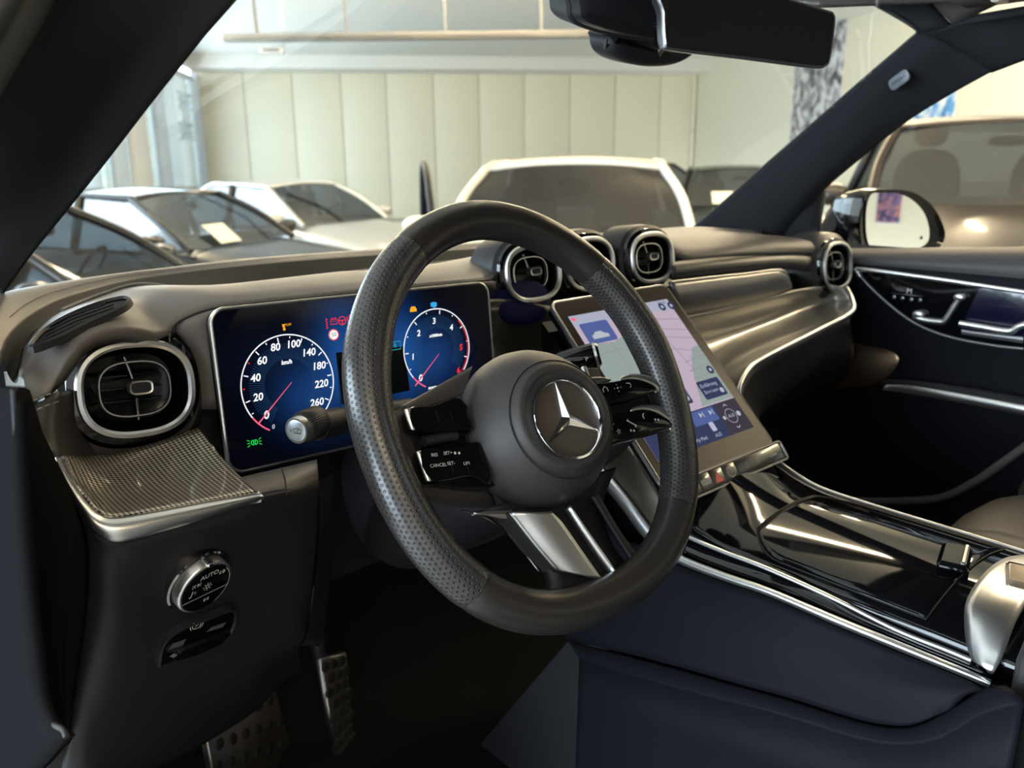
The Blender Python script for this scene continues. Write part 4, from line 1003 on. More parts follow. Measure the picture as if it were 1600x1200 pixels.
flat('map_haze', [(x0, y1 - .018), (x1, y1 - .018), (x1, y1), (x0, y1)], fc, .0005, M['map_top'], sc)
flat('map_park', [(x0, .072), (x0 + .05, .066), (-.02, .075), (.0, .07), (.03, .045), (.035, .02), (.0, -.03), (x0, -.03)], fc, .0005, M['map_green'], sc)
flat('map_park', [(.045, -.03), (.06, .0), (.085, .03), (x1, .032), (x1, -.06), (.03, -.06)], fc, .0005, M['map_green'], sc)
flat('map_block', [(x0 + .004, .088), (-.03, .098), (.0, .09), (-.01, .076), (x0 + .01, .076)], fc, .0006, M['map_pink'], sc)
roads = [[(x0, .05), (-.05, .055), (.0, .03), (.05, .035), (x1, .02)], [(-.06, .07), (-.055, .02), (-.03, -.03)], [(-.02, .06), (-.01, .02), (-.035, -.02)], [(.02, .10), (.045, .06), (.06, .0), (.04, -.04)], [(.04, .09), (x1, .08)], [(.03, .075), (x1, .06)], [(.03, .06), (x1, .045)],
         [(.05, .01), (x1, .015)], [(.05, -.005), (x1, 0)], [(.048, -.018), (x1, -.014)], [(.07, .02), (.075, -.03)], [(x0, -.01), (-.04, .0), (.02, -.01)]]
join('map_roads', [stroke(fc, r, .0012, .0007, M['map_road'], None) for r in roads], sc)
card = flat('car_card', [(p[0], p[1]) for p in inset(rrect(.055, .034, .004, 4), 0)], fc.sub(x0 + .036, y1 - .032), .0008, M['ui_blue'], ts)
cx, cy = x0 + .036, y1 - .038
flat('car_picture', [(cx - .016, cy - .004), (cx + .015, cy - .004), (cx + .016, cy + .001), (cx + .009, cy + .003), (cx + .004, cy + .007), (cx - .007, cy + .007), (cx - .012, cy + .003), (cx - .016, cy + .002)], fc, .0010, M['dimwhite'], card)
flat('red_dot', [(x0 + .006 + .004*math.cos(k*.4), y1 - .006 + .003*math.sin(k*.4)) for k in range(16)], fc, .0010, M['pink'], ts)
def disc(x, y, r, z, m, n=20): return flat('disc', [(x + r*math.cos(2*math.pi*k/n), y + r*math.sin(2*math.pi*k/n)) for k in range(n)], fc, z, M[m], None)
for u, v in ((1034, 480), (1048, 478), (1109, 578)):
    a, b = fc.pix(u, v); join('map_button', [disc(a, b, .0070, .0009, 'ui_dark'), disc(a, b, .0028, .0011, 'ui_text')], ts)
text('10:16', fc, x1 - .018, y1 - .005, .008, .0010, M['ui_dark'], ts, 'clock')
def ui_card(u, v, w, h, l1, l2):
    a, b = fc.pix(u, v); c_ = flat('shortcut_card', rrect(w, h, .003, 4), fc.sub(a, b), .0008, M['ui_dark'], ts)
    if l1: text(l1, fc, a - w/2 + .004, b + h*.22, .0085, .0010, M['ui_text'], c_, align='LEFT')
    if l2: text(l2, fc, a - w/2 + .004, b - h*.12, .0070, .0010, M['ui_text'], c_, align='LEFT')
    join('card_button', [disc(a + w/2 - .008, b - h*.22, .0042, .0011, 'dimwhite')], c_)
ui_card(1112, 607, .050, .030, 'Einführung', 'Zero Layer'); ui_card(1058, 620, .046, .030, 'Laden', '')
pan = flat('media_panel', [(x0, y0), (x1, y0), (x1, -.062), (x0, -.062)], fc, .0007, M['ui_dark'], ts)
flat('panel_glow', [(x0 + .10, -.085), (x1 - .055, -.085), (x1 - .055, -.064), (x0 + .10, -.064)], fc, .0008, M['ui_blue'], pan)
flat('dial_field', [(x1 - .055, y0), (x1, y0), (x1, -.062), (x1 - .048, -.062)], fc, .0009, M['ui_wheel'], pan)
a, b = fc.pix(1142, 650)
join('control_dial', [stroke(fc, arc(a, b, .011, 0, 360, 28), .0008, .0011, M['ui_text'], None), text('AUS', fc, a, b, .0075, .0012, M['ui_text'], None), stroke(fc, [(a - .004, b + .016), (a, b + .019), (a + .004, b + .016)], .0014, .0012, M['ui_text'], None),
     stroke(fc, [(a - .004, b - .017), (a, b - .020), (a + .004, b - .017)], .0014, .0012, M['ui_text'], None), disc(a - .016, b, .0030, .0012, 'dimwhite'), disc(a + .017, b, .0040, .0012, 'dimwhite')], pan)
for u in (1095, 1110):
    a, b = fc.pix(u, 649 - (u - 1095)*.3); join('skip_mark', [flat('t', [(a - .004, b - .004), (a + .002, b), (a - .004, b + .004)], fc, .0011, M['dimwhite'], None), stroke(fc, [(a + .004, b - .004), (a + .004, b + .004)], .0014, .0011, M['dimwhite'], None)], pan)
a, b = fc.pix(1113, 667); flat('seat_mark', rrect(.010, .014, .002, 2), fc.sub(a, b), .0011, M['ui_text'], pan)
a, b = fc.pix(1122, 680); text('AUS', fc, a, b, .0075, .0011, M['ui_text'], pan)
a, b = fc.pix(1096, 687); text('My Med.', fc, a, b, .0075, .0011, M['ui_text'], pan)
# key strip under the screen
fk = Fr(fc.p(.002, -CH/2 - .013, .004), fc.x, (0, .60, .80))
ks = thing('key_strip', fk.p(0, -.012), 'metal framed strip of touch keys below the touchscreen', 'control panel')
KO = rrect(.246, .030, .006, 5)
M['keys'] = mat('grey_key_surface', (0.075, 0.072, 0.066), 0.25, metal=0.4, coat=0.5)
stack('frame', KO, fk, [(-.001, -.010), (0, .002), (-.0006, .003), (-.0030, .003), (-.0034, .0015)], M['greytrim'], ks, cap1=False)
edges_k = [-.118, -.070, -.045, -.018, .010, .118]
for i in range(5):
    w_ = edges_k[i + 1] - edges_k[i]
    slab('key', rrect(w_ - .0010, .0220, .0015, 3), fk.sub((edges_k[i] + edges_k[i + 1])/2, 0), -.004, .0014, M['keys'], ks, .0006)
M['hazred'] = mat('hazard_red', (0.75, 0.10, 0.09), 0.5)
flat('hazard_mark', [(-.032 - .0085, -.007), (-.032 + .0085, -.007), (-.032, .008)], fk, .0018, M['hazred'], ks)
M['keyprint'] = mat('key_print', (0.30, 0.29, 0.27), 0.5)
stroke(fk, [(q[0] - .004, q[1]) for q in rrect(.014, .014, .006, 5)], .0016, .0018, M['keyprint'], ks, 'park_mark', closed=True)
flat('drive_mark', rrect(.018, .008, .002, 2), fk.sub(-.058, 0), .0018, M['keyprint'], ks)
for x in (.034, .058): stroke(fk, arc(x, 0, .003, 60, 300, 12), .0012, .0018, M['keyprint'], ks, 'volume_mark')
flat('volume_wedge', [(.085, -.003), (.103, -.003), (.103, .004)], fk, .0018, M['keyprint'], ks)

# ---------------------------------------------------------------- steering wheel
WO = Vector((-.376, .5621, 1.2391)); _t, _y = .5126, -.0531
wax = Vector((math.cos(_y), math.sin(_y), 0)); wup = Vector((-math.sin(_y)*math.sin(_t), math.cos(_y)*math.sin(_t), math.cos(_t)))
fw = Fr(WO, wax, wup)
sw = thing('steering_wheel', fw.p(0, 0, -.03), 'black leather sports steering wheel with flattened bottom and silver star emblem', 'steering wheel')
def rimpt(t):
    c, s = math.cos(t), math.sin(t)
    b, e = (.1857, 1.05) if s > 0 else (.1957, .93)
    ex = 1.05 if s > 0 else .83
    return (.172*math.copysign(abs(c)**ex, c), b*math.copysign(abs(s)**e, s))
def wl_(u, v, h=0.0): return fw.pix(u, v, h)
NR = 360
RP = resample([fw.p(*rimpt(2*math.pi*k/720), 0) for k in range(720)], NR, True)
def nearest(u, v):
    x, y = wl_(u, v); q = fw.p(x, y)
    return min(range(NR), key=lambda i: (RP[i] - q).length)
# joints of the cover measured on the photograph: top right, top left, bottom left, bottom right
j_tr, j_tl, j_bl, j_br = nearest(925, 422), nearest(632, 388), nearest(735, 925), nearest(1058, 792)
def seg(i0, i1, grow=0):
    out = []; i = i0
    while True:
        out.append(RP[i % NR])
        if i % NR == i1 % NR: break
        i += 1
    return out
def rim_r(i): return .0192
def rim_part(name, i0, i1, m, label=None, scale=1.0, thumb=0):
    P = seg(i0, i1); n = len(P); rads = []
    for k in range(n):
        e = min(k, n - 1 - k)
        r = .0192*scale
        if e < 3: r *= (.975, .99, .998)[e]
        if thumb:
            # the grip swells where the thumbs rest
            ang = k/(n - 1)
            r *= 1 + .05*math.exp(-((ang - thumb)/.10)**2)
        rads.append(r)
    sec = []
    for k in range(40):
        a = 2*math.pi*k/40; sec.append((math.cos(a)*1.0, math.sin(a)*1.02))
    o = tube(name, P, rads, m, sw, prof=sec, up=fw.z, uv=True)
    if label: o['label'] = label
    return o
rim_part('rim_top', j_tr, j_tl, M['rim_leather'], 'smooth leather top of the rim')
rim_part('rim_grip', j_tl, j_bl, M['perf'], 'perforated leather grip', 1.015, .35)
rim_part('rim_bottom', j_bl, j_br, M['rim_leather'], 'smooth leather bottom of the rim')
rim_part('rim_grip', j_br, j_tr, M['perf'], 'perforated leather grip', 1.015, .65)
for j in (j_tr, j_tl, j_bl, j_br):
    a, b, c = RP[j], RP[(j + 1) % NR], RP[(j + 2) % NR]
    tube('rim_seam', [a.lerp(b, -.4), a, a.lerp(b, .4)], .0189, M['rubber'], sw, 32)
# inner stitching of the grips
def inner_stitch(i0, i1):
    P = seg(i0, i1)[3:-3]; cen_ = fw.p(0, 0)
    Q = [p + (cen_ - p).normalized()*.0186 + fw.z*.0022 for p in P]
    stitches(Q[::3], sw, Vector((0, 0, 0)), .006, M['leather'])
inner_stitch(j_tl, j_bl); inner_stitch(j_br, j_tr)
# airbag cover
AB = [(.081*math.cos(a)*1.0, -.028 + .081*math.sin(a)*(.98 if math.sin(a) > 0 else .95)) for a in [2*math.pi*k/72 for k in range(72)]]
ab = stack('airbag_cover', AB, fw, [(-.010, -.040), (0, -.024), (0, -.014), (-.0025, -.003), (-.0075, .008), (-.0145, .0185), (-.0215, .0265), (-.0270, .0320), (-.0285, .0345), (-.0310, .0358), (-.0355, .0356), (-.0375, .0335), (-.039, .0325)], M['airbag'], sw)
fe = fw.sub(0, -.031, .034)
em = stack('emblem', circle(.0392, 64), fe, [(0, -.003), (0, .0025), (-.0008, .0042), (-.0028, .0044), (-.0040, .0028), (-.0042, -.001)], M['chrome'], sw, loop=True)
M['embl'] = mat('emblem_ground', (0.075, 0.058, 0.046), 0.45, bump=('leather', 1000, 0.35, 0.0005))
stack('emblem_ground', circle(.0356, 48), fe, [(0, -.003), (0, -.0008), (-.002, -.0004)], M['embl'], em)
vs, fs2 = [fe.p(0, 0, .0052)], []
pts = []
for k in range(3):
    a = math.radians(90 + 120*k); b = math.radians(150 + 120*k)
    pts += [(math.cos(a)*.0366, math.sin(a)*.0366, .0012), (math.cos(b)*.0060, math.sin(b)*.0060, .0010)]
vs += [fe.p(*p) for p in pts]; n6 = len(pts)
base = [fe.p(p[0], p[1], -.0015) for p in pts]; vs += base
for k in range(6):
    fs2.append((0, 1 + k, 1 + (k + 1) % 6)); fs2.append((1 + k, 7 + k, 7 + (k + 1) % 6, 1 + (k + 1) % 6))
mesh('star', vs, fs2, M['chrome'], em, False)
# fine groove and embossed word
gpts = [fw.p(.0585*math.cos(a), -.029 + .0575*math.sin(a)*.98, .0293) for a in [2*math.pi*k/64 for k in range(64)]]
tube('cover_groove', gpts, .0006, M['rubber'], sw, 6, True)
M['emboss'] = mat('embossed_letters', (0.085, 0.078, 0.074), 0.35)
lt = []
spots_ = [(892, 738), (899, 739), (906, 739), (914, 737.5), (922, 735), (929.5, 731)]
for k, ch in enumerate('AIRBAG'):
    p_, n_ = hit(ab, *spots_[k])
    if p_ is None: continue
    q0, _ = hit(ab, spots_[k][0] - 3, spots_[k][1] + (0 if k < 3 else 1.2)); q1, _ = hit(ab, spots_[k][0] + 2, spots_[k][1] - (0 if k < 3 else .8))
    x_ = (q1 - q0) if q0 and q1 else fw.x
    lt.append(text(ch, Fr(p_ + n_*.0005, x_, n_.cross(x_)), 0, 0, .0085, 0, M['emboss'], None))
join('embossed_word', lt, sw)
# hub side shoulders in leather-look plastic
for s in (-1, 1):
    dy = 0 if s < 0 else .026
    hubp = [fw.p(s*.060, .030 - dy, -.030), fw.p(s*.10, .024 - dy, -.022), fw.p(s*.135, .020 - dy, -.016), fw.p(s*.155, .014 - dy, -.012)]
    hubq = [fw.p(s*.060, -.085, -.030), fw.p(s*.10, -.075, -.026), fw.p(s*.135, -.060, -.020), fw.p(s*.158, -.056, -.014)]
    facing(surf('spoke_back', [hubp, hubq], M['airbag'], sw, 16, 6, thick=.010), EYE)
sA = [fw.p(*wl_(u, v, -.010), -.010) for u, v in ((626, 634), (660, 616), (700, 593), (738, 572))]
sB = [fw.p(*wl_(u, v, -.006), -.006) for u, v in ((640, 641), (672, 636), (703, 626), (722, 618))]
strip('spoke_shoulder', sA, sB, M['airbag'], sw, .002, fw.p(0, .1, .5), thick=.006)
sA = [fw.p(*wl_(u, v, .0), .0) for u, v in ((915, 590), (940, 589), (952, 592))]
sB = [fw.p(*wl_(u, v, .002), .002) for u, v in ((920, 601), (940, 597), (955, 595))]
strip('spoke_shoulder', sA, sB, M['greytrim'], sw, .001, fw.p(0, .1, .5), thick=.004)
def lp_(l, h): return [fw.p(*wl_(u, v, h), h) for u, v in l]
def pod(pix, label, caps, h=.0):
    """glossy key pod of a spoke, measured outline, with a metal outer cap"""
    O = smooth2([wl_(u, v, h) for u, v in pix], 4)
    p_ = stack('key_pod', O, fw, [(-.002, h - .020), (0, h - .014), (0, h - .002), (-.0010, h - .0004), (-.003, h)], M['gloss'], sw)
    p_['label'] = label
    A, B = caps; dz = .0055 if pix[0][0] > 850 else .003
    strip('metal_cap', [fw.p(*wl_(u, v, h - .0005), h - .0005) for u, v in A], [fw.p(*wl_(u, v, h - dz), h - dz) for u, v in B], M['alu_bright'], p_, .0012, CAM + Vector((0, .3, 2)) if dz > .005 else CAM, m=5, n=20, thick=.002)
    return p_
PODS = [
 ([(916, 602), (940, 598), (962, 595), (981, 592), (1000, 593), (1015, 599), (1027, 607), (1022, 613), (987, 625), (960, 631), (925, 638)], 'upper glossy key pod on the passenger side', ([(968, 594), (984, 591.5), (1003, 594), (1018, 600), (1028, 607), (1024, 613)], [(970, 589), (986, 584), (1010, 586), (1030, 594), (1042, 604), (1036, 616)]), .012),
 ([(940, 657), (955, 650), (975, 644), (1000, 640), (1019, 642), (1037, 651), (1052, 662), (1045, 671), (1000, 684), (975, 690), (940, 698)], 'lower glossy key pod on the passenger side', ([(985, 642), (1003, 639.5), (1021, 642), (1038, 651), (1053, 662), (1047, 671)], [(990, 636), (1006, 632), (1029, 634), (1049, 643), (1067, 657), (1060, 673)]), .012),
 ([(641, 637), (671, 634), (700, 624), (715, 621), (728, 644), (740, 666), (735, 673), (700, 674), (649, 672)], 'upper glossy key pod on the door side', ([(641, 637), (645, 655), (649, 672)], [(629, 640), (634, 656), (640, 672)]), .003),
 ([(657, 703), (700, 699), (740, 690), (752, 694), (762, 720), (769, 746), (764, 757), (737, 745), (675, 752)], 'lower glossy key pod on the door side', ([(657, 704), (666, 730), (675, 752)], [(648, 706), (656, 730), (665, 753)]), .003)]
for pix, lb, caps, h in PODS:
    pd = pod(pix, lb, caps, h)
    us = [q[0] for q in pix]; vs_ = [q[1] for q in pix]
    u0, u1, v0_, v1_ = min(us), max(us), min(vs_), max(vs_)
    for k in (.40, .62):
        u = u0 + (u1 - u0)*k
        a = wl_(u, v0_ + (v1_ - v0_)*.42, h); b = wl_(u + 6, v0_ + (v1_ - v0_)*.72, h)
        stroke(fw, [a, b], .0005, h + .0003, M['rubber'], pd, 'key_gap')
cp = smooth2([wl_(u, v, -.010) for u, v in ((640, 640), (700, 628), (722, 625), (765, 690), (778, 745), (765, 762), (672, 752), (655, 700))], 4)
stack('pod_back', cp, fw, [(-.002, -.028), (0, -.024), (-.001, -.009)], M['gloss'], sw)
tube('thumb_roller', lp_([(662, 690), (690, 684), (712, 680)], -.004), .0050, M['dark'], sw, 12)
def mark(u, v, s, size, mm='print', parent=sw, h=.0034, rot=-.14):
    x, y = wl_(u, v, h); return text(s, fw, x, y, size, h, M[mm], parent, rot=rot, name='key_print')
for s_, u, v in (('RES', 679, 711), ('SET+', 700, 708), ('SET-', 705, 724), ('CANCEL', 685, 727), ('LIM', 729, 724)): mark(u, v, s_, .0042)
def dots(u, v, shape, parent=sw, k=1.0):
    h = .0124 if u > 850 else .0034
    x, y = wl_(u, v, h); o_ = []
    for pts_, w_, cl in shape: o_.append(stroke(fw, [(x + a*k, y + b*k) for a, b in pts_], w_, h, M['print'], None, closed=cl))
    return join('key_symbol', o_, parent)
home = [([(-.003, -.002), (-.003, .001), (0, .0035), (.003, .001), (.003, -.002)], .0012, False)]
backm = [(arc(0, 0, .0024, -90, 120, 10), .0009, False), ([(-.003, .003), (-.001, .0026)], .0009, False)]
okm = [([(-.001, 0), (.001, 0)], .0016, False), ([(-.005, 0), (-.004, 0)], .0012, False), ([(.004, 0), (.005, 0)], .0012, False), ([(0, .003), (0, .0042)], .0012, False), ([(0, -.0042), (0, -.003)], .0012, False)]
star5 = [([(math.cos(math.radians(90 + 72*k*2))*.003, math.sin(math.radians(90 + 72*k*2))*.003) for k in range(5)], .0009, True)]
phone = [(arc(0, 0, .003, 100, 230, 8), .0013, False)]
bars = [([(-.004, .003), (.004, -.003)], .0012, False), ([(-.0055, .003), (-.003, .0045)], .0012, False), ([(.003, -.005), (.0055, -.003)], .0012, False)]
two = [([(-.003, 0), (-.001, 0)], .0022, False), ([(.001, -.001), (.003, -.001)], .0022, False)]
for u, v, sh in ((946, 609, home), (965, 606, okm), (983, 602, backm), (954, 664, okm), (967, 674, star5), (987, 661, bars), (988, 672, two), (1008, 650, phone), (1026, 655, two), (714, 707, two)): dots(u, v, sh)
# lower spoke: twin metal blades over a dark carrier
def lp(l, h): return [fw.p(*wl_(u, v, h), h) for u, v in l]
cA = [fw.p(-.085, -.085, -.018), fw.p(-.05, -.115, -.014), fw.p(-.040, -.15, -.010), fw.p(-.048, -.182, -.006)]
cB = [fw.p(.085, -.085, -.018), fw.p(.05, -.115, -.014), fw.p(.040, -.15, -.010), fw.p(.048, -.182, -.006)]
facing(surf('spoke_carrier', [cA, cB], M['soft'], sw, 16, 6, thick=.010), EYE)
H0 = -.006
b1 = lp([(795, 802), (806, 815), (835, 852), (870, 893)], H0)      # left edge of the broad blade
b2 = lp([(862, 799), (880, 818), (908, 858), (941, 905)], H0 + .012)
strip('spoke_blade', b1, b2, M['alu'], sw, .004, fw.p(-.3, -.1, .3), m=8, n=24, thick=.006)
strip('blade_root', lp([(738, 800), (765, 797), (800, 796)], H0 - .004), lp([(768, 808), (785, 812), (803, 812)], H0 - .004), M['alu'], sw, .002, EYE, thick=.004)
strip('spoke_blade_side', lp([(760, 806), (785, 826), (815, 862), (848, 896)], H0 - .012), b1, M['soft'], sw, .0, EYE, thick=.004)
tube('blade_edge', lp([(722, 798), (750, 806), (765, 812), (800, 838), (842, 893)], H0 - .012), .0010, M['darkchrome'], sw, 6)
c1 = lp([(882, 797), (905, 833), (950, 897), (956, 898)], H0 + .004); c2 = lp([(893, 791), (918, 828), (957, 884), (959, 894)], H0 + .012)
strip('spoke_blade', c1, c2, M['alu_bright'], sw, .002, fw.p(-.3, -.1, .3), m=6, n=20, thick=.006)
strip('blade_flank', [fw.p(.030, -.105, .0), fw.p(.040, -.14, .0), fw.p(.050, -.18, .002)], [fw.p(.052, -.105, -.02), fw.p(.058, -.14, -.016), fw.p(.064, -.175, -.006)], M['soft'], sw, .002, fw.p(.3, 0, .3), thick=.004)
# steering column behind the wheel
colm = thing('steering_column', fw.p(0, 0, -.20), 'black steering column shroud behind the wheel', 'steering column')
stack('shroud', sell(.13, .15, .85, 40), fw.sub(0, -.03), [(.02, -.30), (.012, -.20), (0, -.10), (-.008, -.045), (-.02, -.035)], M['soft'], colm)
stack('collar', circle(.050, 40), fw.sub(0, -.02), [(0, -.05), (.004, -.045), (.004, -.030), (0, -.022)], M['dark'], colm)
pA = YP((500, 760, .72), (560, 720, .72), (620, 700, .70)); pB = YP((520, 930, .72), (590, 900, .70), (650, 880, .68))

# ---------------------------------------------------------------- stalks
e0 = at(463, 673, Y=.665); e1 = at(545, 655, Y=.700); e2 = at(640, 640, Y=.73)
wst = thing('wiper_stalk', e2, 'black multifunction stalk with silver wiper button at its end', 'stalk')
ax_ = (e0 - e1).normalized()
fst = Fr(e0, Vector((0, 0, 1)).cross(ax_), (0, 0, 1))
if fst.z.dot(ax_) < 0: fst = Fr(e0, ax_.cross(Vector((0, 0, 1)))*-1, (0, 0, 1))
M['wipe'] = mat('pale_button', (0.55, 0.62, 0.68), 0.3, metal=0.6)
stack('tip_ring', circle(.0125, 36), fst, [(0, -.010), (0, -.001), (-.0006, .0004), (-.0018, .0004), (-.0022, -.001)], M['alu'], wst, cap1=False)
bt = stack('end_button', circle(.0102, 36), fst, [(0, -.004), (0, .0002), (-.0012, .0010)], M['wipe'], wst)
join('wiper_mark', [stroke(fst, [(-.001, -.002), (.005, -.002), (.0065, .0015), (.002, .003), (-.0025, .0015)], .0006, .0013, M['soft'], None, closed=True), stroke(fst, [(.002, -.0018), (.002, .001), (.004, .002)], .0005, .0013, M['soft'], None), stroke(fst, [(-.006, .001), (-.0045, 0), (-.006, -.001)], .0006, .0013, M['soft'], None)], bt)
kn = []
for k in range(96):
    r = .0148 if k % 2 else .0142; a = 2*math.pi*k/96; kn.append((r*math.cos(a), r*math.sin(a)))
stack('knurled_collar', kn, fst, [(-.002, -.034), (0, -.032), (0, -.010), (-.0015, -.007), (-.003, -.006)], M['soft'], wst, angle=.9)
tube('stalk_arm', cr([e0 - ax_*.030, e0 - ax_*.06, e1 - ax_*.02, e2], 6), [.0140]*8 + [.0128]*11, M['soft'], wst, 20)
f_ = Fr(e0 - ax_*.062 + (CAM - e0).normalized()*.0135, -ax_, (0, 0, 1))
slab('switch_plate', rrect(.040, .013, .003, 3), f_, -.003, .0012, M['gloss'], wst, .0008)
for s_, x in (('II', .010), ('o', .0), ('I', -.008)): text(s_, f_, x, .001, .006, .0015, M['print'], wst)
text('0', Fr(e0 - ax_*.039 + (CAM - e0).normalized()*.0140, -ax_, (0, 0, 1)), 0, -.001, .008, .001, M['print'], wst)
stroke(Fr(e0 - ax_*.030 + (CAM - e0).normalized()*.0152, -ax_, (0, 0, 1)), [(-.003, 0), (.002, 0)], .0010, .0006, M['print'], wst, 'index_mark')
g0 = at(937, 553, Y=.66); g1 = at(880, 568, Y=.69); g2 = at(800, 610, Y=.72)
gst = thing('gear_selector', g2, 'glossy black gear selector stalk right of the steering hub', 'stalk')
ga = (g0 - g1).normalized()
tube('stalk_arm', [g2, g1, g1.lerp(g0, .3)], [.010, .011, .012], M['soft'], gst, 16)
fg_ = Fr(g1.lerp(g0, .45), ga, (0, 0, 1))
tube('handle', [g1.lerp(g0, -.2), g1.lerp(g0, .0), g0.lerp(g1, .08), g0], [.0135, .0152, .0152, .0125], M['gloss'], gst, 28)
tube('end_band', [g0 - ga*.006, g0 - ga*.003], .0155, M['alu'], gst, 28)
text('P', Fr(g0 - ga*.024 + (CAM - g0).normalized()*.0156, ga, (0, 0, 1)), .008, -.002, .0075, .0004, M['print'], gst)
text('R N', Fr(g0 - ga*.038 + (CAM - g0).normalized()*.0156, ga, (0, 0, 1)), -.002, -.001, .0055, .0004, M['print'], gst)
pdl = thing('shift_paddle', at(918, 590, Y=.60), 'silver gearshift paddle behind the right spoke', 'paddle')
tube('paddle_blade', YP((912, 575, .60), (917, 590, .59), (924, 612, .58)), .0035, M['alu_bright'], pdl, 8)
strip('paddle_back', YP((905, 575, .61), (916, 612, .60)), YP((935, 575, .62), (945, 605, .61)), M['dark'], pdl, 0, EYE, thick=.004, spline=False)

# ---------------------------------------------------------------- light switch and parking brake
pk, _n = hit(low, 308, 905)
fl_ = Fr(pk + _n*.002, (.971, .237, 0), (.085, -.35, .926))
a0_ = .10
ls = thing('light_switch', fl_.p(0, 0, -.02), 'round metal rotary light switch on the lower dash panel', 'switch')
stack('bezel', circle(.0300, 48), fl_, [(.0012, -.006), (.0012, .001), (-.0005, .0022), (-.0022, .0006)], M['darkchrome'], ls, cap1=False)
kn = []
for k in range(120):
    r = .0268 if k % 2 else .0263; a = 2*math.pi*k/120; kn.append((r*math.cos(a), r*math.sin(a)))
stack('knurled_knob', kn, fl_, [(0, -.004), (0, .009), (-.001, .0105), (-.0022, .0108)], M['alu_bright'], ls, angle=.9)
fk_ = fl_.sub(0, 0, .0109)
stack('face', circle(.0243, 48), fk_, [(0, -.001), (0, .0004), (-.0008, .0008)], M['gloss'], ls)
box('pointer', None, .006, .004, .013, M['chrome'], ls, .001, fr=Fr(fl_.p(.001, .0264, .0055), fl_.x, fl_.y))
stroke(fk_, [(-.0230, -.0070), (.0230, -.0070)], .0005, .0012, M['print'], ls, 'dividing_line')
stroke(fk_, arc(0, 0, .0233, -62, 40, 20), .0005, .0011, M['print'], ls, 'face_arc')
text('AUTO', fk_, .001, .0150, .0066, .0012, M['print'], ls, 'print')
def sym(fr, x, y, strokes, parent, name, z=.0012, m='print'):
    return join(name, [stroke(fr, [(x + a, y + b) for a, b in p], w_, z, M[m], None, closed=c) for p, w_, c in strokes], parent)
D_ = lambda x, r: (arc(x, 0, r, -90, 90, 10) + [(x, r)], .0006, True)
sym(fk_, .0150, .0120, [D_(0, .0018)] + [([(-.004, q), (-.0015, q)], .0005, False) for q in (-.0014, 0, .0014)], ls, 'dipped_beam_symbol')
sym(fk_, -.0110, .0090, [D_(.0008, .0014), (arc(-.0008, 0, .0014, 90, 270, 10), .0006, False)] + [([(s*.003, q), (s*.0045, q*1.5)], .0005, False) for s in (-1, 1) for q in (-.0012, 0, .0012)], ls, 'side_light_symbol')
sym(fk_, -.0155, .001, [([(-.002, -.003), (.0, -.003), (.0015, .003)], .0008, False), ([(.003, .001), (.0045, .001)], .0006, False), ([(.003, -.001), (.0045, -.001)], .0006, False)], ls, 'standing_light_symbol')
sym(fk_, .0005, .002, [(arc(0, 0, .0018, 0, 360, 16), .0006, False)] + [([(math.cos(math.radians(a))*.0030, math.sin(math.radians(a))*.0030), (math.cos(math.radians(a))*.0045, math.sin(math.radians(a))*.0045)], .0006, False) for a in range(0, 360, 45)], ls, 'lamp_symbol')
sym(fk_, .0, -.0135, [D_(-.001, .0016), ([(.0022, -.0018), (.0022, .0018)], .0005, False), ([(.0036, -.0018), (.0036, .0018)], .0005, False)], ls, 'fog_lamp_symbol')
pb, _n = hit(low, 309, 999); _a, _ = hit(low, 262, 1012); _b, _ = hit(low, 355, 985); _c, _ = hit(low, 309, 965); _d, _ = hit(low, 309, 1035)
_n = (_b - _a).cross(_c - _d).normalized()
if _n.dot(CAM - pb) < 0: _n = -_n
fp_ = Fr(pb + _n*.0045, _b - _a, _n.cross(_b - _a))
pbs = thing('parking_brake_switch', fp_.p(0, -.02, -.01), 'glossy black parking brake switch below the light switch', 'switch')
PBO = smooth2([fp_.pix(*q) for q in ((251, 1038), (258, 1006), (285, 984), (330, 966), (358, 955), (367, 962), (362, 985), (345, 1002), (300, 1023), (262, 1038))], 4)
stack('recess_frame', PBO, fp_, [(.003, -.006), (.0022, .0010), (.0005, .0016), (-.001, -.001)], M['soft'], pbs, cap1=False)
stack('panel', PBO, fp_, [(-.0005, -.006), (-.0008, -.0005), (-.002, 0)], M['gloss'], pbs)
lv = [fp_.pix(*q) for q in ((260, 1018), (283, 1002), (330, 986), (352, 976), (356, 982), (340, 998), (300, 1016), (268, 1024))]
stack('lever', lv, fp_, [(0, -.001), (0, .006), (-.002, .0085)], M['gloss'], pbs)
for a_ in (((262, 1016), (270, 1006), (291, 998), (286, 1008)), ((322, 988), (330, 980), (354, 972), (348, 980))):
    flat('lever_painted_glint', [fp_.pix(*q, .009) for q in a_], fp_, .0090, M['greytrim'], pbs)  # grey patches painted on the glossy lever as glints
x, y = fp_.pix(307, 977)
join('brake_symbol', [stroke(fp_, arc(x, y, .0040, 0, 360, 24), .0007, .0006, M['print'], None), stroke(fp_, arc(x, y, .0060, 130, 230, 10), .0007, .0006, M['print'], None), stroke(fp_, arc(x, y, .0060, -50, 50, 10), .0007, .0006, M['print'], None), text('P', fp_, x, y, .0062, .0006, M['print'], None)], pbs)

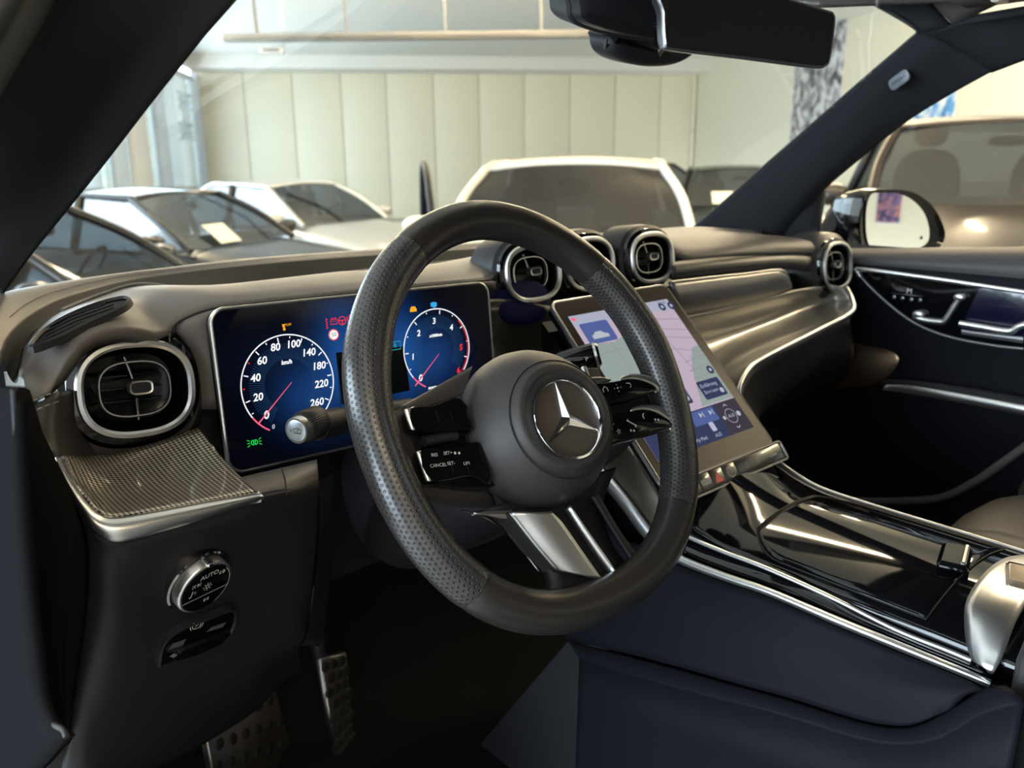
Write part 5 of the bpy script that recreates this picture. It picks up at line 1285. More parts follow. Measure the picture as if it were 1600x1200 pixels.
# ---------------------------------------------------------------- pedals
def pedal(name, quad, X, label, rows_, cols_, hole=.0085):
    P4 = [at(u, v, X=x_) for (u, v), x_ in zip(quad, X)]
    f_ = Fr(sum(P4, Vector())/4, P4[1] - P4[0], P4[0] - P4[3])
    o2 = [((q - f_.o).dot(f_.x), (q - f_.o).dot(f_.y)) for q in P4]
    t = thing(name, f_.p(0, -.05, -.03), label, 'pedal')
    rr = []
    stack('plate', o2, f_, [(-.004, -.012), (0, -.008), (0, .002), (-.002, .004)], M['pedal'], t)
    tl, tr, br, bl = [Vector((*q, 0)) for q in o2]
    for i in range(rows_):
        for j in range(cols_):
            s_ = (i + .6)/(rows_ + .2); w_ = (j + .5 + (.22 if i % 2 else -.22))/cols_
            q = tl.lerp(tr, w_).lerp(bl.lerp(br, w_), s_)
            stack('rubber_stud', circle(hole, 14), f_.sub(q.x, q.y), [(0, .003), (0, .0062), (-.0015, .0075)], M['rubber'], t)
    tube('pedal_arm', [f_.p(0, 0, -.01), f_.p(.0, .10, -.05), f_.p(0, .22, -.06)], .012, M['dark'], t, 10)
    return t
pedal('brake_pedal', ((318, 1118), (430, 1068), (450, 1215), (345, 1250)), (-.55, -.40, -.40, -.55), 'wide steel brake pedal with black rubber studs', 4, 6, .0088)
pedal('accelerator_pedal', ((491, 1030), (531, 1018), (577, 1180), (522, 1215)), (-.345, -.285, -.285, -.345), 'narrow steel accelerator pedal with rows of rubber studs', 9, 3, .0088)

# ---------------------------------------------------------------- centre console
con = thing('centre_console', (0, .40, .5), 'glossy black centre console with silver strips between the front seats', 'console')
def zc(X, Y):
    z = 1.040 - 1.7*X*X
    if Y > .50: z += (Y - .50)**2*2.4
    return z
def sheet(name, x0, x1, y0, y1, fz, m, parent, nx=24, ny=30, edge=None):
    vs, fs = [], []
    for j in range(ny + 1):
        for i in range(nx + 1):
            X = x0 + (x1 - x0)*i/nx; Y = y0 + (y1 - y0)*j/ny
            if edge: X, Y = edge(i/nx, j/ny)
            vs.append(Vector((X, Y, fz(X, Y))))
    fs = [(j*(nx + 1) + i, j*(nx + 1) + i + 1, (j + 1)*(nx + 1) + i + 1, (j + 1)*(nx + 1) + i) for j in range(ny) for i in range(nx)]
    return mesh(name, vs, fs, m, parent)
o = sheet('top_panel', -.124, .128, .17, .615, zc, M['gloss'], con)
md = o.modifiers.new('t', 'SOLIDIFY'); md.thickness = .02; md.offset = -1
# sliding lid lying a hair proud of the panel
def lid_edge(s, t):
    y = .285 + .215*t; w = .100*(1 - .35*max(0, (t - .75)/.25)**2); return (-.012 - w + 2*w*s, y)
o = sheet('lid', 0, 0, 0, 0, lambda X, Y: zc(X, Y) + .0018, M['gloss'], con, 20, 24, lid_edge)
md = o.modifiers.new('t', 'SOLIDIFY'); md.thickness = .004; md.offset = -1
loop = []
for k in range(25): X, Y = lid_edge(0, k/24); loop.append(Vector((X, Y, zc(X, Y) + .0012)))
for k in range(1, 25): X, Y = lid_edge(k/24, 1); loop.append(Vector((X, Y, zc(X, Y) + .0012)))
for k in range(24, -1, -1): X, Y = lid_edge(1, k/24); loop.append(Vector((X, Y, zc(X, Y) + .0012)))
for k in range(23, 0, -1): X, Y = lid_edge(k/24, 0); loop.append(Vector((X, Y, zc(X, Y) + .0012)))
tube('lid_gap', loop, .0009, M['rubber'], con, 6, True)
o = box('lid_latch', None, .060, .030, .010, M['gloss'], con, .004, fr=Fr(Vector((-.010, .302, 1.045)), (1, .30, -.02), (-.30, 1, 0)))
box('latch_bar', None, .052, .006, .004, M['alu'], con, .0018, fr=Fr(Vector((-.008, .293, 1.051)), (1, .30, -.02), (-.30, 1, 0)))
LC1 = XP((935, 722, -.136), (962, 752, -.138), (985, 780, -.139), (1013, 818, -.14), (1035, 845, -.14), (1068, 868, -.14), (1130, 893, -.14), (1200, 917, -.14), (1300, 959, -.14), (1400, 1000, -.14), (1500, 1041, -.14), (1549, 1062, -.139))
LC2 = XP((924, 735, -.140), (945, 762, -.142), (968, 790, -.143), (1002, 836, -.144), (1030, 860, -.144), (1062, 882, -.144), (1130, 908, -.144), (1200, 932, -.144), (1300, 975, -.144), (1400, 1016, -.144), (1500, 1056, -.144), (1545, 1075, -.142))
strip('side_strip', LC1, LC2, M['alu_bright'], con, .005, CAM, m=8, n=60, thick=.006)
UC = XP((1040, 812, -.126), (1075, 838, -.126), (1130, 862, -.126), (1200, 889, -.126), (1300, 934, -.126), (1400, 984, -.126), (1480, 1016, -.126), (1518, 1032, -.126))
tube('upper_strip', cr(UC, 8), .0026, M['alu_bright'], con, 10)
strip('strip_channel', [v + Vector((.004, 0, .002)) for v in UC], [v + Vector((.006, .003, 0)) for v in LC1[4:]], M['gloss'], con, -.003, CAM, thick=.004)
RC = [Vector((.126, y, zc(.126, y) + .003)) for y in (.155, .25, .35, .45, .53, .58, .612)]
tube('passenger_side_strip', cr(RC, 6), .0024, M['alu'], con, 8)
strip('passenger_side_wall', RC, [Vector((v.x + .03, v.y + .02, .55)) for v in RC], M['soft'], con, .0, Vector((1, .4, 1)), thick=.008)
# driver-side flank: padded upper face, ledge, wall below
S1 = XP((905, 745, -.150), (930, 790, -.150), (960, 840, -.150), (1000, 852, -.149), (1062, 884, -.147), (1130, 910, -.147), (1200, 934, -.147), (1300, 977, -.147), (1400, 1018, -.147), (1500, 1058, -.147), (1540, 1078, -.147))
S2 = XP((880, 850, -.162), (890, 880, -.163), (930, 905, -.164), (990, 935, -.164), (1060, 965, -.164), (1130, 990, -.164), (1200, 1012, -.164), (1300, 1050, -.164), (1400, 1075, -.164), (1470, 1082, -.160), (1515, 1083, -.154))
S3 = XP((870, 970, -.172), (885, 998, -.172), (940, 1012, -.172), (1000, 1026, -.172), (1067, 1044, -.172), (1150, 1068, -.172), (1234, 1091, -.172), (1310, 1115, -.172), (1367, 1130, -.172), (1425, 1133, -.171), (1480, 1108, -.166))
facing(surf('flank_pad', [S1, S2, S3], M['navy'], con, 50, 7, thick=.008), CAM)
B1 = XP((885, 1000, -.174), (940, 1014, -.174), (1000, 1029, -.174), (1067, 1047, -.174), (1150, 1070, -.174), (1234, 1093, -.174), (1310, 1117, -.174), (1367, 1132, -.174), (1425, 1135, -.174), (1484, 1109, -.172), (1534, 1078, -.168), (1570, 1070, -.165))
B2 = XP((905, 1030, -.186), (950, 1046, -.188), (1000, 1060, -.19), (1067, 1080, -.19), (1135, 1097, -.19), (1200, 1113, -.19), (1270, 1134, -.19), (1334, 1154, -.19), (1400, 1165, -.19), (1470, 1155, -.188), (1530, 1120, -.184), (1600, 1100, -.18))
strip('flank_ledge', B1, B2, M['navy'], con, .003, CAM + Vector((0, 0, 1)), m=6, n=60, thick=.008)
B3 = [Vector((-.195, v.y + .0, .50)) for v in B2]
strip('flank_wall', B2, B3, M['navy'], con, 0, CAM, m=6, n=60, thick=.008)
f = Fr(Vector((-.02, .10, 1.0)), (1, 0, 0), (0, 1, 0))
# pinstriped cheek up to the screen
K1 = XP((930, 640, -.128), (962, 672, -.128), (990, 705, -.128), (1015, 745, -.128), (1040, 790, -.128), (1062, 826, -.127))
K2 = XP((932, 722, -.135), (950, 745, -.136), (975, 772, -.137), (1000, 805, -.138), (1030, 842, -.138), (1066, 868, -.138))
strip('pinstripe_cheek', K1, K2, M['pin_dark'], con, .002, CAM, m=6, n=30, thick=.006)
tube('cheek_strip', cr(XP((972, 680, -.127), (985, 701, -.127), (1004, 732, -.127), (1027, 772, -.127)), 6), .0022, M['alu'], con, 8)
hull('screen_pedestal', [(-.118, .60, 1.045), (.118, .60, 1.045), (.118, .83, 1.24), (-.118, .83, 1.24)], [(-.118, .60, .85), (.118, .60, .85), (.118, .83, .85), (-.118, .83, .85)], M['gloss'], con)
hull('console_core', [(-.118, -.12, .985), (.118, -.12, .985), (.118, .62, .985), (-.118, .62, .985)], [(-.15, -.12, .5), (.13, -.12, .5), (.13, .95, .5), (-.15, .95, .5)], M['dark'], con)
# aluminium bridge and armrest
g1 = [at(1600, 866, X=.055), at(1570, 872, X=.02), at(1545, 888, X=-.025), at(1522, 915, X=-.070), at(1508, 945, X=-.100), at(1507, 985, X=-.117), at(1512, 1015, X=-.127), at(1520, 1034, X=-.134)]
g2 = [at(1690, 875, X=.06), at(1650, 893, X=.02), at(1622, 915, X=-.025), at(1600, 945, X=-.072), at(1582, 985, X=-.104), at(1570, 1016, X=-.122), at(1560, 1038, X=-.132), at(1553, 1050, X=-.138)]
strip('bridge', g1, g2, M['alu_bright'], con, .003, CAM, m=6, n=40, thick=.010)
fb = Fr(at(1583, 906, X=-.022), (1, .12, -.02), (-.12, 1, .05))
KB = rrect(.045, .020, .004, 4)
fb = Fr(at(1592, 908, X=-.028) + Vector((0, 0, .004)), (.86, .32, .16), (-.35, .93, .05))
stack('bridge_button_frame', rrect(.046, .024, .005, 4), fb, [(0, -.004), (0, .001), (-.0012, .0016), (-.002, .0008)], M['darkchrome'], con, cap1=False)
slab('bridge_button', rrect(.042, .020, .004, 4), fb, -.004, .0012, M['alu'], con, .001)
M['tan'] = mat('tan_insert', (0.42, 0.27, 0.15), 0.4, bump=('noise', 600, .3, .0005))
slab('button_insert', rrect(.028, .016, .003, 3), fb.sub(.006, 0), .001, .0018, M['tan'], con, .0006)
arm = thing('armrest', (0, .05, .98), 'brown black leather armrest behind the silver bridge', 'armrest')
ARo = [(-.142, 1.0), (-.140, 1.030), (-.125, 1.046), (-.08, 1.056), (0, 1.06), (.08, 1.056), (.12, 1.046), (.135, 1.02), (.135, .98), (-.142, .98)]
vs, fs = [], []
for y, k in ((.198, .96), (.192, 1.0), (.05, 1.0), (-.25, 1.0), (-.26, .97)):
    for X, z in ARo: vs.append(Vector((X*k, y, .98 + (z - .98)*k)))
n_ = len(ARo)
for i in range(4): fs += [(i*n_ + j, i*n_ + (j + 1) % n_, (i + 1)*n_ + (j + 1) % n_, (i + 1)*n_ + j) for j in range(n_)]
fs += [tuple(range(n_)), tuple(4*n_ + j for j in reversed(range(n_)))]
o = mesh('cushion', vs, fs, M['leather'], arm, True, None, .9)
stitches([Vector((-.1425, y, 1.012)) for y in (.185, .12, .05, -.05)], arm, Vector((-.0006, 0, 0)))
stitches([Vector((-.1425, y, 1.004)) for y in (.185, .12, .05, -.05)], arm, Vector((-.0006, 0, 0)))

# ---------------------------------------------------------------- passenger door
pdr = thing('passenger_door', (.78, .4, .5), 'dark passenger door with silver trim line, seat switches and pull handle', 'car door')
YS = (1.0, .80, .60, .40, .20, 0, -.25)
def drow(X, z, dz=0): return [Vector((X, y, z + dz*(.8 - y))) for y in YS]
facing(surf('door_panel', [drow(.742, 1.246), drow(.750, 1.225), drow(.756, 1.16), drow(.757, 1.10), drow(.752, 1.06), drow(.742, 1.0), drow(.738, .93), drow(.742, .80), drow(.752, .65), drow(.76, .48)], M['navy'], pdr, 24, 3, thick=.02), Vector((0, .4, 1.2)))
facing(surf('sill_pad', [drow(.815, 1.268, .09), drow(.790, 1.276, .08), drow(.760, 1.272, .06), drow(.742, 1.256, .03), drow(.744, 1.240)], M['sill'], pdr, 24, 4, thick=.012), Vector((0, .4, 1.6)))
fD = Fr(Vector((.744, .60, 1.18)), (0, -1, 0), (0, 0, 1))
PO = [fD.pix(*q) for q in ((1337, 424), (1350, 421), (1450, 434), (1600, 456), (1700, 470), (1700, 552), (1600, 545), (1555, 540), (1490, 528), (1440, 510), (1405, 488), (1370, 458))]
stack('switch_panel', smooth2(PO, 4), fD, [(0, -.012), (0, -.002), (-.002, 0)], M['gloss'], pdr)
PT = [fD.p(*fD.pix(*q), .001) for q in ((1600, 545), (1555, 540), (1490, 528), (1440, 510), (1405, 488), (1370, 458), (1345, 432), (1340, 424), (1350, 421), (1450, 434), (1520, 444), (1600, 456), (1700, 470))]
tube('lower_trim_line', cr(PT[:7], 8), .0028, M['greytrim'], pdr, 8)
tube('upper_trim_line', cr(PT[6:], 8), .0048, M['alu_bright'], pdr, 8)
fs3 = fD.sub(0, 0, .006)
sx_ = [fs3.p(*fs3.pix(*q)) for q in ((1428, 493), (1440, 499), (1468, 503), (1477, 500), (1490, 480), (1500, 465))]
tube('seat_switch', cr(sx_, 4), .0058, M['alu'], pdr, 12)
for q, r in (((1436, 491), .010), ((1500, 464), .009)): sphere('seat_switch_key', None, r*1.2, r*.75, .008, M['alu_bright'], pdr, Fr(fs3.p(*fs3.pix(*q)), fs3.x + fs3.y*.1, fs3.y), 14, 8, .8)
for u, v in ((1397, 464), (1410, 466), (1424, 468), (1438, 469)): stack('memory_key', circle(.0035, 14), fD.sub(*fD.pix(u, v)), [(0, -.001), (0, .001), (-.001, .0015)], M['greytrim'], pdr)
tube('memory_line', [fD.p(*fD.pix(u, v), .0008) for u, v in ((1394, 458), (1442, 463))], .0008, M['greytrim'], pdr, 6)
a_ = fD.pix(1421, 455); text('M', fD, *a_, .014, .0008, M['print'], pdr)
hq = [fD.p(*fD.pix(*q), .012) for q in ((1504, 504), (1540, 510), (1580, 516), (1598, 508), (1640, 500))]
tube('pull_handle', cr(hq, 5), .0058, M['alu_bright'], pdr, 12)
HQ = [fD.pix(*q) for q in ((1500, 515), (1600, 528), (1640, 530), (1640, 455), (1530, 450))]
M['recess'] = mat('handle_recess', (0.006, 0.006, 0.022), 0.2, coat=1.0)
slab('handle_recess', HQ, fD, -.001, .0012, M['recess'], pdr, .0006)
strip('handle_underside', [fD.p(*fD.pix(*q), .004) for q in ((1504, 514), (1560, 521), (1600, 526))], [fD.p(*fD.pix(*q), .004) for q in ((1504, 522), (1560, 530), (1600, 536))], M['greytrim'], pdr, .002, CAM)
fS = Fr(Vector((.738, .80, 1.03)), (0, -1, 0), (0, 0, 1))
SO = smooth2([fS.pix(*q) for q in ((1300, 538), (1350, 542), (1390, 550), (1403, 562), (1392, 582), (1370, 598), (1330, 603), (1280, 603), (1260, 570))], 4)
stack('speaker_grille', SO, fS, [(0, -.01), (-.001, .0), (-.003, .001)], M['copper'], pdr)
stack('speaker_frame', SO, fS, [(.003, -.004), (.0025, .002), (0, .003), (-.001, .0)], M['copper'], pdr, cap0=False, cap1=False)
ar1 = XP((1372, 596, .730), (1400, 592, .725), (1450, 596, .72), (1520, 606, .715), (1600, 620, .71), (1700, 640, .71))
ar2 = XP((1375, 604, .728), (1400, 606, .718), (1450, 613, .710), (1520, 625, .702), (1600, 641, .695), (1700, 662, .69))
strip('armrest_top', ar1, ar2, M['soft'], pdr, .002, CAM + Vector((0, 0, 1)), thick=.012)
ar3 = XP((1378, 609, .727), (1400, 612, .715), (1450, 620, .707), (1520, 633, .70), (1600, 650, .693), (1700, 672, .688))
strip('armrest_strip', XP((1385, 601, .720), (1420, 602, .712), (1480, 611, .705), (1600, 633, .694), (1700, 655, .689)), ar3, M['alu_bright'], pdr, .004, CAM, m=6, thick=.004)
pk1 = XP((1270, 772, .70), (1330, 782, .70), (1400, 783, .70), (1470, 778, .70), (1520, 755, .70), (1560, 728, .70), (1620, 685, .70))
pk2 = [v + Vector((.0, 0, -.16)) for v in pk1]
strip('door_pocket', pk1, pk2, M['navy'], pdr, .01, CAM, thick=.012)
tube('pocket_lip', cr(pk1, 6), .008, M['pad'], pdr, 10)

# ---------------------------------------------------------------- pillars, roof, glass
lpil = thing('windscreen_pillar', (-.75, .9, 1.3), 'black fabric-covered pillar on the open driver side', 'pillar', 'windscreen pillars of the open car')
L0 = XP((4, 462, -.730), (50, 398, -.722), (100, 336, -.710), (165, 255, -.694), (232, 168, -.672), (300, 82, -.645), (365, 0, -.615), (440, -95, -.58), (520, -195, -.54))
L1 = XP((-40, 430, -.760), (10, 360, -.748), (60, 290, -.735), (120, 200, -.715), (190, 110, -.69), (250, 25, -.665), (300, -45, -.64), (370, -140, -.605), (450, -240, -.565))
L2 = XP((-120, 400, -.795), (-60, 320, -.785), (0, 228, -.772), (45, 150, -.757), (95, 65, -.737), (140, -15, -.715), (200, -110, -.685), (270, -210, -.645), (350, -320, -.60))
L3 = XP((-160, 380, -.805), (-100, 300, -.797), (-30, 205, -.785), (15, 125, -.772), (62, 45, -.755), (105, -35, -.733), (165, -130, -.70), (235, -235, -.66), (320, -350, -.615))
facing(surf('pillar_cover', [L0, L1, L2, L3], M['pillar'], lpil, 40, 8, thick=.012), CAM)
L4 = XP((-190, 330, -.835), (-130, 250, -.83), (-60, 160, -.82), (-15, 80, -.81), (35, 0, -.795), (80, -80, -.775), (140, -180, -.745))
strip('door_seal', L3[:7], L4, M['rubber'], lpil, -.004, CAM, thick=.01)
rpil = thing('windscreen_pillar', (.70, .95, 1.3), 'charcoal fabric-covered pillar on the passenger side with small badge', 'pillar', 'windscreen pillars of the open car')
R0 = XP((1083, 358, .60), (1110, 336, .60), (1150, 301, .598), (1210, 248, .595), (1270, 196, .59), (1350, 126, .585), (1420, 66, .58), (1437, 50, .578))
R1 = XP((1195, 374, .650), (1215, 350, .650), (1250, 312, .648), (1300, 262, .643), (1360, 205, .637), (1420, 150, .63), (1490, 98, .62), (1505, 84, .615))
R2 = XP((1228, 374, .685), (1250, 345, .683), (1285, 300, .68), (1345, 248, .675), (1415, 192, .668), (1478, 152, .66), (1535, 120, .65), (1550, 112, .645))
facing(surf('pillar_cover', [R0, [a.lerp(b, .5) + Vector((-.004, -.004, 0)) for a, b in zip(R0, R1)], R1, R2], M['pillar'], rpil, 40, 8, thick=.012), CAM)
tube('edge_seal', cr([v + Vector((.002, .004, 0)) for v in R0] + [at(1425, 40, X=.572), at(1392, 20, X=.56), at(1355, 0, X=.55)], 6), .0035, M['rubber'], rpil, 8)
facing(surf('mirror_sail', [XP((1196, 374, .665), (1250, 312, .662), (1286, 296, .690)), XP((1240, 378, .685), (1270, 345, .69), (1290, 300, .70)), XP((1282, 380, .70), (1283, 350, .705), (1292, 302, .715))], M['dark'], rpil, 16, 5, thick=.008), CAM)
bc = at(1403, 125, X=.600); f = Fr(bc, at(1420, 113, X=.597) - at(1386, 138, X=.605), (0, .4, 1))
M['badge'] = mat('badge_grey', (0.075, 0.085, 0.10), 0.4)
f = Fr(bc + (CAM - bc).normalized()*.010, f.x, Vector((0, .35, 1)))
bd = slab('badge', rrect(.040, .021, .008, 4), f, -.006, -.002, M['badge'], rpil, .0008)
text('AIRBAG', f, 0, 0, .0080, -.0015, M['soft'], bd)
hl = thing('roof_lining', (0, -.3, 1.70), 'brown grey fabric roof lining with dark front corner', 'roof lining')
H0_ = XP((1437, 52, .578), (1425, 40, .572), (1392, 20, .56), (1355, 0, .545), (1290, -35, .515), (1200, -75, .46), (1050, -130, .36))
H1_ = XP((1490, 40, .598), (1475, 26, .588), (1457, 6, .575), (1440, -10, .56), (1380, -60, .53), (1290, -120, .47), (1120, -190, .36))
strip('front_header', H0_, H1_, M['pillar'], hl, .006, CAM, thick=.012)
RR0 = XP((1437, 54, .580), (1470, 72, .600), (1510, 95, .625), (1549, 114, .647))
RR1 = XP((1492, 38, .592), (1540, 46, .610), (1580, 70, .630), (1610, 92, .650))
RR2 = XP((1560, 28, .590), (1620, 30, .610), (1680, 50, .635), (1720, 70, .655))
RR3 = [Vector((.56, -.3, 1.70)), Vector((.60, -.3, 1.68)), Vector((.635, -.3, 1.65)), Vector((.66, -.3, 1.60))]
facing(surf('roof_rail', [RR0, RR1, RR2, RR3], M['pillar'], hl, 16, 6, thick=.012), CAM)
zr_ = at(1560, 24, X=.59).z
facing(surf('lining', [[Vector((x, y, zr_ + .035 - .06*x*x)) for x in (-.60, -.3, 0, .3, .585)] for y in (.60, .3, 0, -.5, -1.3)], M['headliner'], hl, 20, 4, thick=.02), Vector((0, 0, 0)))
box('lining_clip', None, .035, .012, .006, M['plaster'], hl, .002, fr=Fr(at(1562, 1, Z=zr_ - .0), (1, 0, 0), (0, 1, 0)))
facing(surf('front_lining', [[a for a in H1_], [Vector((a.x*.98, a.y - .08, zr_ + .02)) for a in H1_]], M['headliner'], hl, 20, 5, thick=.008), Vector((0, 0, 0)))
wg = tag(None or surf('windscreen', [far[3:13], [a.lerp(b, .5) + Vector((0, .05, .03))*math.sin(math.pi*i/11) for i, (a, b) in enumerate(zip(resample(cr(far[3:13], 6), 12), resample(cr([L0[7], Vector((-.3, .66, 1.73)), Vector((0, .68, 1.75)), Vector((.3, .69, 1.73)), R0[-1]], 6), 12)))], [L0[7], Vector((-.3, .66, 1.73)), Vector((0, .68, 1.75)), Vector((.3, .69, 1.73)), R0[-1]]], M['windscreen'], None, 30, 8),
         'clear sloping windscreen glass above the dashboard', 'glass')
sg = tag(facing(mesh('side_window', XP((1290, 300, .72), (1283, 385, .79)) + [at(1340, 398, X=.80), Vector((.80, -.2, 1.30)), Vector((.67, -.2, 1.63)), at(1600, 90, X=.66), at(1480, 150, X=.67), at(1350, 246, X=.69)], [tuple(range(8))], M['sideglass'], None, False), CAM), 'clear window glass of the passenger door', 'glass')

# interior mirror
ml, mr_ = at(1040, 38, Y=.65), at(1302, 62, X=.145)
mt, mb = at(1170, -22, Y=.62), at(1170, 96, Y=.62)
fm = Fr((ml + mr_)/2, mr_ - ml, Vector((0, .10, 1)))
rv = thing('rear_view_mirror', fm.p(0, .05, -.03), 'dark rectangular interior mirror hanging at the top of the windscreen', 'mirror')
MO = [fm.pix(*q) for q in ((1040, -18), (1180, -14), (1285, 14), (1303, 22), (1304, 42), (1297, 92), (1290, 103), (1270, 105), (1160, 91), (1050, 78), (1040, 68), (1037, 20))]
MO = smooth2([MO[0], MO[1], MO[2], MO[3], MO[4], MO[5], MO[6], MO[7], MO[8], MO[9], MO[10], MO[11]], 4)
stack('shell', MO, fm, [(-.012, -.028), (-.004, -.020), (0, -.006), (0, -.001), (-.0015, .0008), (-.0035, .0004)], M['soft'], rv, cap1=False)
stack('rim', MO, fm, [(.0006, -.004), (.0008, -.001), (-.0005, .0010), (-.0022, .0008), (-.0024, -.002)], M['greytrim'], rv, loop=True)
stack('mirror_glass', inset(MO, -.0024), fm, [(0, -.002), (0, .0002)], M['dimmirror'], rv, cap0=False)
tube('mirror_arm', [fm.p(-.03, .01, -.026), fm.p(-.045, .05, -.07), fm.p(-.05, .09, -.10)], .012, M['soft'], rv, 10)
sh = thing('sensor_housing', at(1000, 20, Y=.76), 'black camera and sensor housing behind the interior mirror', 'sensor')
c_ = at(985, 8, Y=.74)
f = Fr(c_, (1, -.15, -.03), (0, -.35, 1))
SO_ = smooth2([f.pix(*q) for q in ((905, -60), (898, 10), (904, 32), (930, 45), (985, 58), (1060, 68), (1100, 60), (1110, -60))], 4)
stack('upper_cover', SO_, f, [(0, -.05), (0, -.004), (-.004, .006), (-.012, .011)], M['soft'], sh)
stack('cover_edge', SO_, f, [(.004, -.05), (.004, -.012), (.001, -.008), (-.001, -.02)], M['rubber'], sh)
for k in range(4):
    a_ = f.pix(1012 + k*2, 33 + k*5); b_ = f.pix(1042, 36 + k*6)
    tube('cooling_slot', [f.p(*a_, .0112), f.p(*b_, .0112)], .0008, M['rubber'], sh, 6)
f2 = Fr(at(1015, 75, Y=.78), (1, -.15, -.03), (0, -.2, 1))
LO_ = smooth2([f2.pix(*q) for q in ((950, 62), (955, 82), (975, 96), (1010, 104), (1050, 102), (1078, 90), (1086, 72), (1080, 50), (960, 50))], 4)
stack('lower_cover', LO_, f2, [(0, -.04), (0, -.004), (-.004, .004), (-.012, .009)], M['soft'], sh)
tube('lower_cover_lip', [at(948, 62, Y=.77), at(945, 76, Y=.77), at(951, 70, Y=.77)], .002, M['rubber'], sh, 6)

# wing mirror outside the passenger window
wm = thing('wing_mirror', at(1380, 392, X=1.0), 'glossy black wing mirror outside the passenger window', 'mirror')
fmw = Fr(at(1405, 346, X=1.0), (.93, -.34, 0), (0, 0, 1))
GO = smooth2([fmw.pix(*q) for q in ((1362, 302), (1390, 299), (1420, 307), (1443, 328), (1453, 355), (1451, 378), (1432, 390), (1390, 393), (1364, 390), (1354, 372), (1353, 330))], 4)
stack('mirror_glass', inset(GO, -.002), fmw, [(0, -.004), (0, -.001)], M['mirror'], wm)
HO = smooth2([fmw.pix(*q) for q in ((1352, 298), (1385, 294), (1425, 299), (1455, 320), (1472, 350), (1475, 372), (1462, 390), (1425, 397), (1370, 397), (1345, 392), (1338, 360), (1342, 320))], 4)
stack('housing', HO, fmw, [(-.055, -.13), (-.025, -.11), (-.006, -.06), (0, -.02), (-.002, .004)], M['gloss'], wm, cap1=False)
stack('housing_front', HO, fmw, [(-.002, .004), (-.010, -.001), (-.016, -.004)], M['gloss'], wm, cap0=False, cap1=True)
h1 = XP((1278, 350, .92), (1300, 322, .95), (1330, 303, .98), (1362, 297, 1.0)); h2 = XP((1282, 392, .90), (1310, 395, .93), (1335, 396, .97), (1352, 396, 1.0))
strip('mirror_foot', h1, h2, M['gloss'], wm, .03, CAM, thick=.02)
flat('pale_spot', circle(.012, 16), Fr(at(1337, 347, X=.93), (.93, -.34, 0), (0, 0, 1)), 0, M['paper'], wm)  # flat pale disc on the mirror foot
flat('warning_mark', [(-.004, -.004), (.004, -.004), (0, .005)], Fr(fmw.p(*fmw.pix(1440, 371)), fmw.x, fmw.y), .0005, M['soft'], wm)

# ---------------------------------------------------------------- driver door opening, floor, shell, seats
kp = thing('door_opening_panel', (-.80, .62, .9), 'black plastic door opening panel beside the lower dash', 'panel')
k0 = XP((-60, 600, -.815), (-20, 604, -.815), (22, 607, -.812)); k1 = XP((-60, 800, -.82), (-10, 800, -.82), (33, 800, -.815)); k2 = XP((-60, 1000, -.82), (0, 1000, -.82), (52, 1000, -.815)); k3 = XP((-60, 1120, -.82), (10, 1120, -.82), (70, 1118, -.815)); k4 = XP((-60, 1230, -.82), (20, 1230, -.82), (103, 1155, -.812))
facing(surf('outer_cover', [k0, k1, k2, k3, k4], M['jamb'], kp, 14, 6, thick=.006), CAM)
tube('cover_edge', cr(XP((22, 607, -.812), (30, 740, -.812), (34, 800, -.812), (40, 830, -.812), (52, 1000, -.812), (66, 1105, -.812), (82, 1130, -.812), (98, 1140, -.812), (104, 1152, -.812)), 6), .0018, M['soft'], kp, 8)
m0 = XP((20, 606, -.808), (45, 634, -.770)); 
n0 = [at(24, 607, X=-.80), at(46, 634, Y=.765)]; n1 = [at(36, 700, X=-.80), at(88, 720, Y=.735)]; n2 = [at(34, 790, X=-.80), at(132, 822, Y=.672)]; n3 = [at(48, 930, X=-.80), at(138, 920, Y=.676)]; n4 = [at(60, 1050, X=-.80), at(120, 1060, Y=.705)]; n5 = [at(95, 1170, X=-.79), at(103, 1160, Y=.735)]
RW = []
for a, b in (n0, n1, n2, n3, n4, n5): RW.append([a, a.lerp(b, .35) + Vector((.008, .012, 0)), a.lerp(b, .7) + Vector((.0, .0, 0)), b])
facing(surf('inner_cover', RW, M['jamb'], kp, 12, 6, thick=.004), CAM)
carf = thing('car_floor', (0, .3, .45), 'black carpeted floor of the open car', 'car floor')
box('carpet', Vector((0, .25, .46)), 1.5, 2.0, .03, M['carpet'], carf, .005)
facing(surf('front_carpet', [[Vector((x, .95, .475)) for x in (-.74, 0, .74)], [Vector((x, 1.15, .50)) for x in (-.74, 0, .74)], [Vector((x, 1.27, .62)) for x in (-.74, 0, .74)], [Vector((x, 1.28, 1.2)) for x in (-.74, 0, .74)]], M['carpet'], carf, 12, 5, thick=.02), CAM)
fm1 = slab('footrest', [(-.74, .60), (-.60, .60), (-.60, .85), (-.74, .85)], Fr(Vector((0, 1.20, 0)), (1, 0, 0), (0, .25, 1)), -.03, .03, M['carpet'], carf, .01)
mm_ = facing(surf('side_carpet', [[Vector((-.745, y, 1.0)) for y in (.80, 1.0, 1.25)], [Vector((-.745, y, .48)) for y in (.72, 1.0, 1.25)]], M['carpet'], carf, 10, 5, thick=.01), Vector((0, .9, .8)))
bs = thing('car_body', (0, -.4, .45), 'body shell of the open car, roof and rear', 'car body')
facing(surf('roof_panel', [[Vector((x, y, z - .07*x*x)) for x in (-.64, -.3, 0, .3, .64)] for y, z in ((.66, 1.765), (.3, 1.80), (-.3, 1.82), (-1.0, 1.80), (-1.7, 1.74))], M['p_black'], bs, 20, 4, thick=.02), Vector((0, 0, 4)))
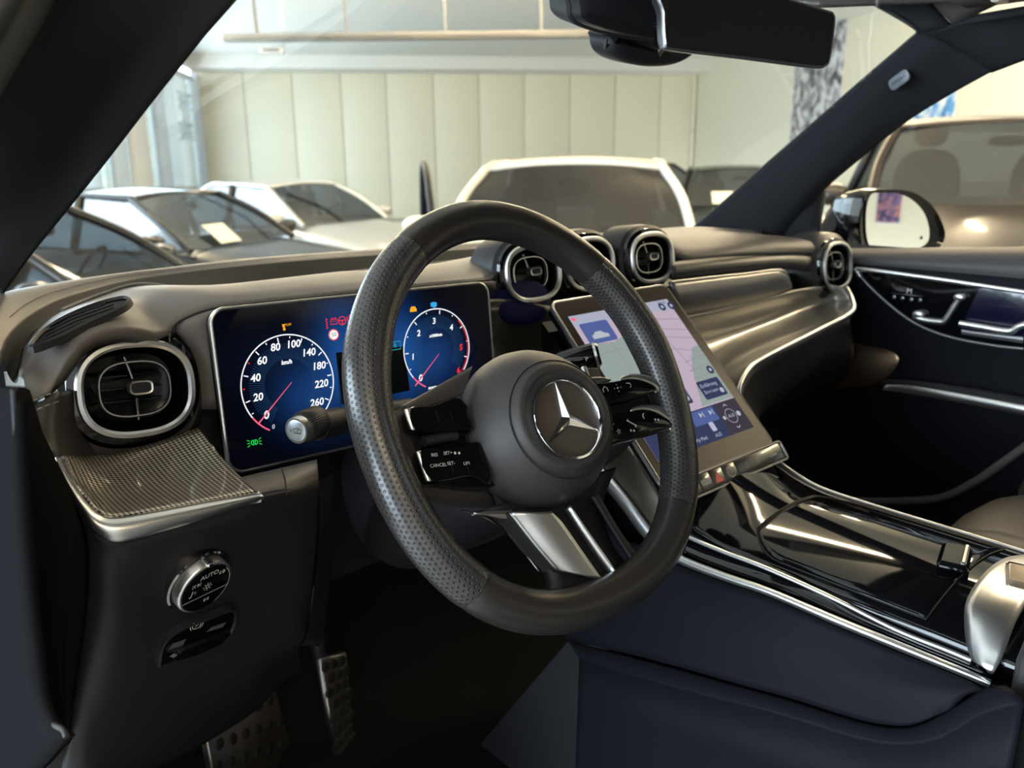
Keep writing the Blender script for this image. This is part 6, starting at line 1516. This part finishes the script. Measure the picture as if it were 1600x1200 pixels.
box('rear_panel', Vector((0, -1.75, .95)), 1.5, .05, 1.0, M['p_black'], bs, .02)
box('passenger_sill', Vector((.82, -.3, .55)), .10, 3.0, .25, M['p_black'], bs, .02)
for s in (-1, 1):
    tube('centre_post', [Vector((s*.78, -.30, .5)), Vector((s*.76, -.28, 1.3)), Vector((s*.64, -.25, 1.74))], .05, M['p_black'], bs, 8)
    box('rear_quarter', Vector((s*.80, -1.15, .95)), .06, 1.3, .9, M['p_black'], bs, .02)
box('door_skin', Vector((.84, .35, .90)), .04, 1.35, .75, M['p_black'], bs, .02)
box('bulkhead', Vector((0, 1.30, .85)), 1.5, .02, .8, M['dark'], bs, .005)
box('cowl', Vector((0, 1.26, 1.26)), 1.1, .10, .05, M['dark'], bs, .01)
def seat(name, X, Y, label, dz=0.0):
    t = thing(name, (X, Y - .3, .48), label, 'seat', 'front seats of the open car')
    cu = []
    sphere('cushion', None, .20, .27, .075, M['seat'], t, Fr(Vector((X, Y - .22, .80 + dz)), (1, 0, 0), (0, 1, .12)), 24, 12, .6)
    for s in (-1, 1): sphere('side_bolster', None, .055, .25, .10, M['seat'], t, Fr(Vector((X + s*.20, Y - .22, .83 + dz)), (1, 0, 0), (0, 1, .10)), 16, 10, .7)
    sphere('seat_base', None, .22, .26, .14, M['dark'], t, Fr(Vector((X, Y - .22, .62 + dz)), (1, 0, 0), (0, 1, 0)), 16, 8, .5)
    sphere('backrest', None, .22, .09, .33, M['seat'], t, Fr(Vector((X, Y - .55, 1.16)), (1, 0, 0), (0, 1, .25)), 20, 14, .7)
    sphere('headrest', None, .13, .05, .10, M['seat'], t, Fr(Vector((X, Y - .63, 1.58)), (1, 0, 0), (0, 1, .2)), 18, 12, .75)
    for s in (-1, 1): tube('headrest_post', [Vector((X + s*.05, Y - .62, 1.42)), Vector((X + s*.05, Y - .63, 1.54))], .006, M['chrome'], t, 8)
    return t
seat('passenger_seat', .40, .40, 'brown grey leather passenger seat beyond the console', .06)
seat('driver_seat', -.42, .33, 'brown grey leather driver seat below the viewer', -.055)
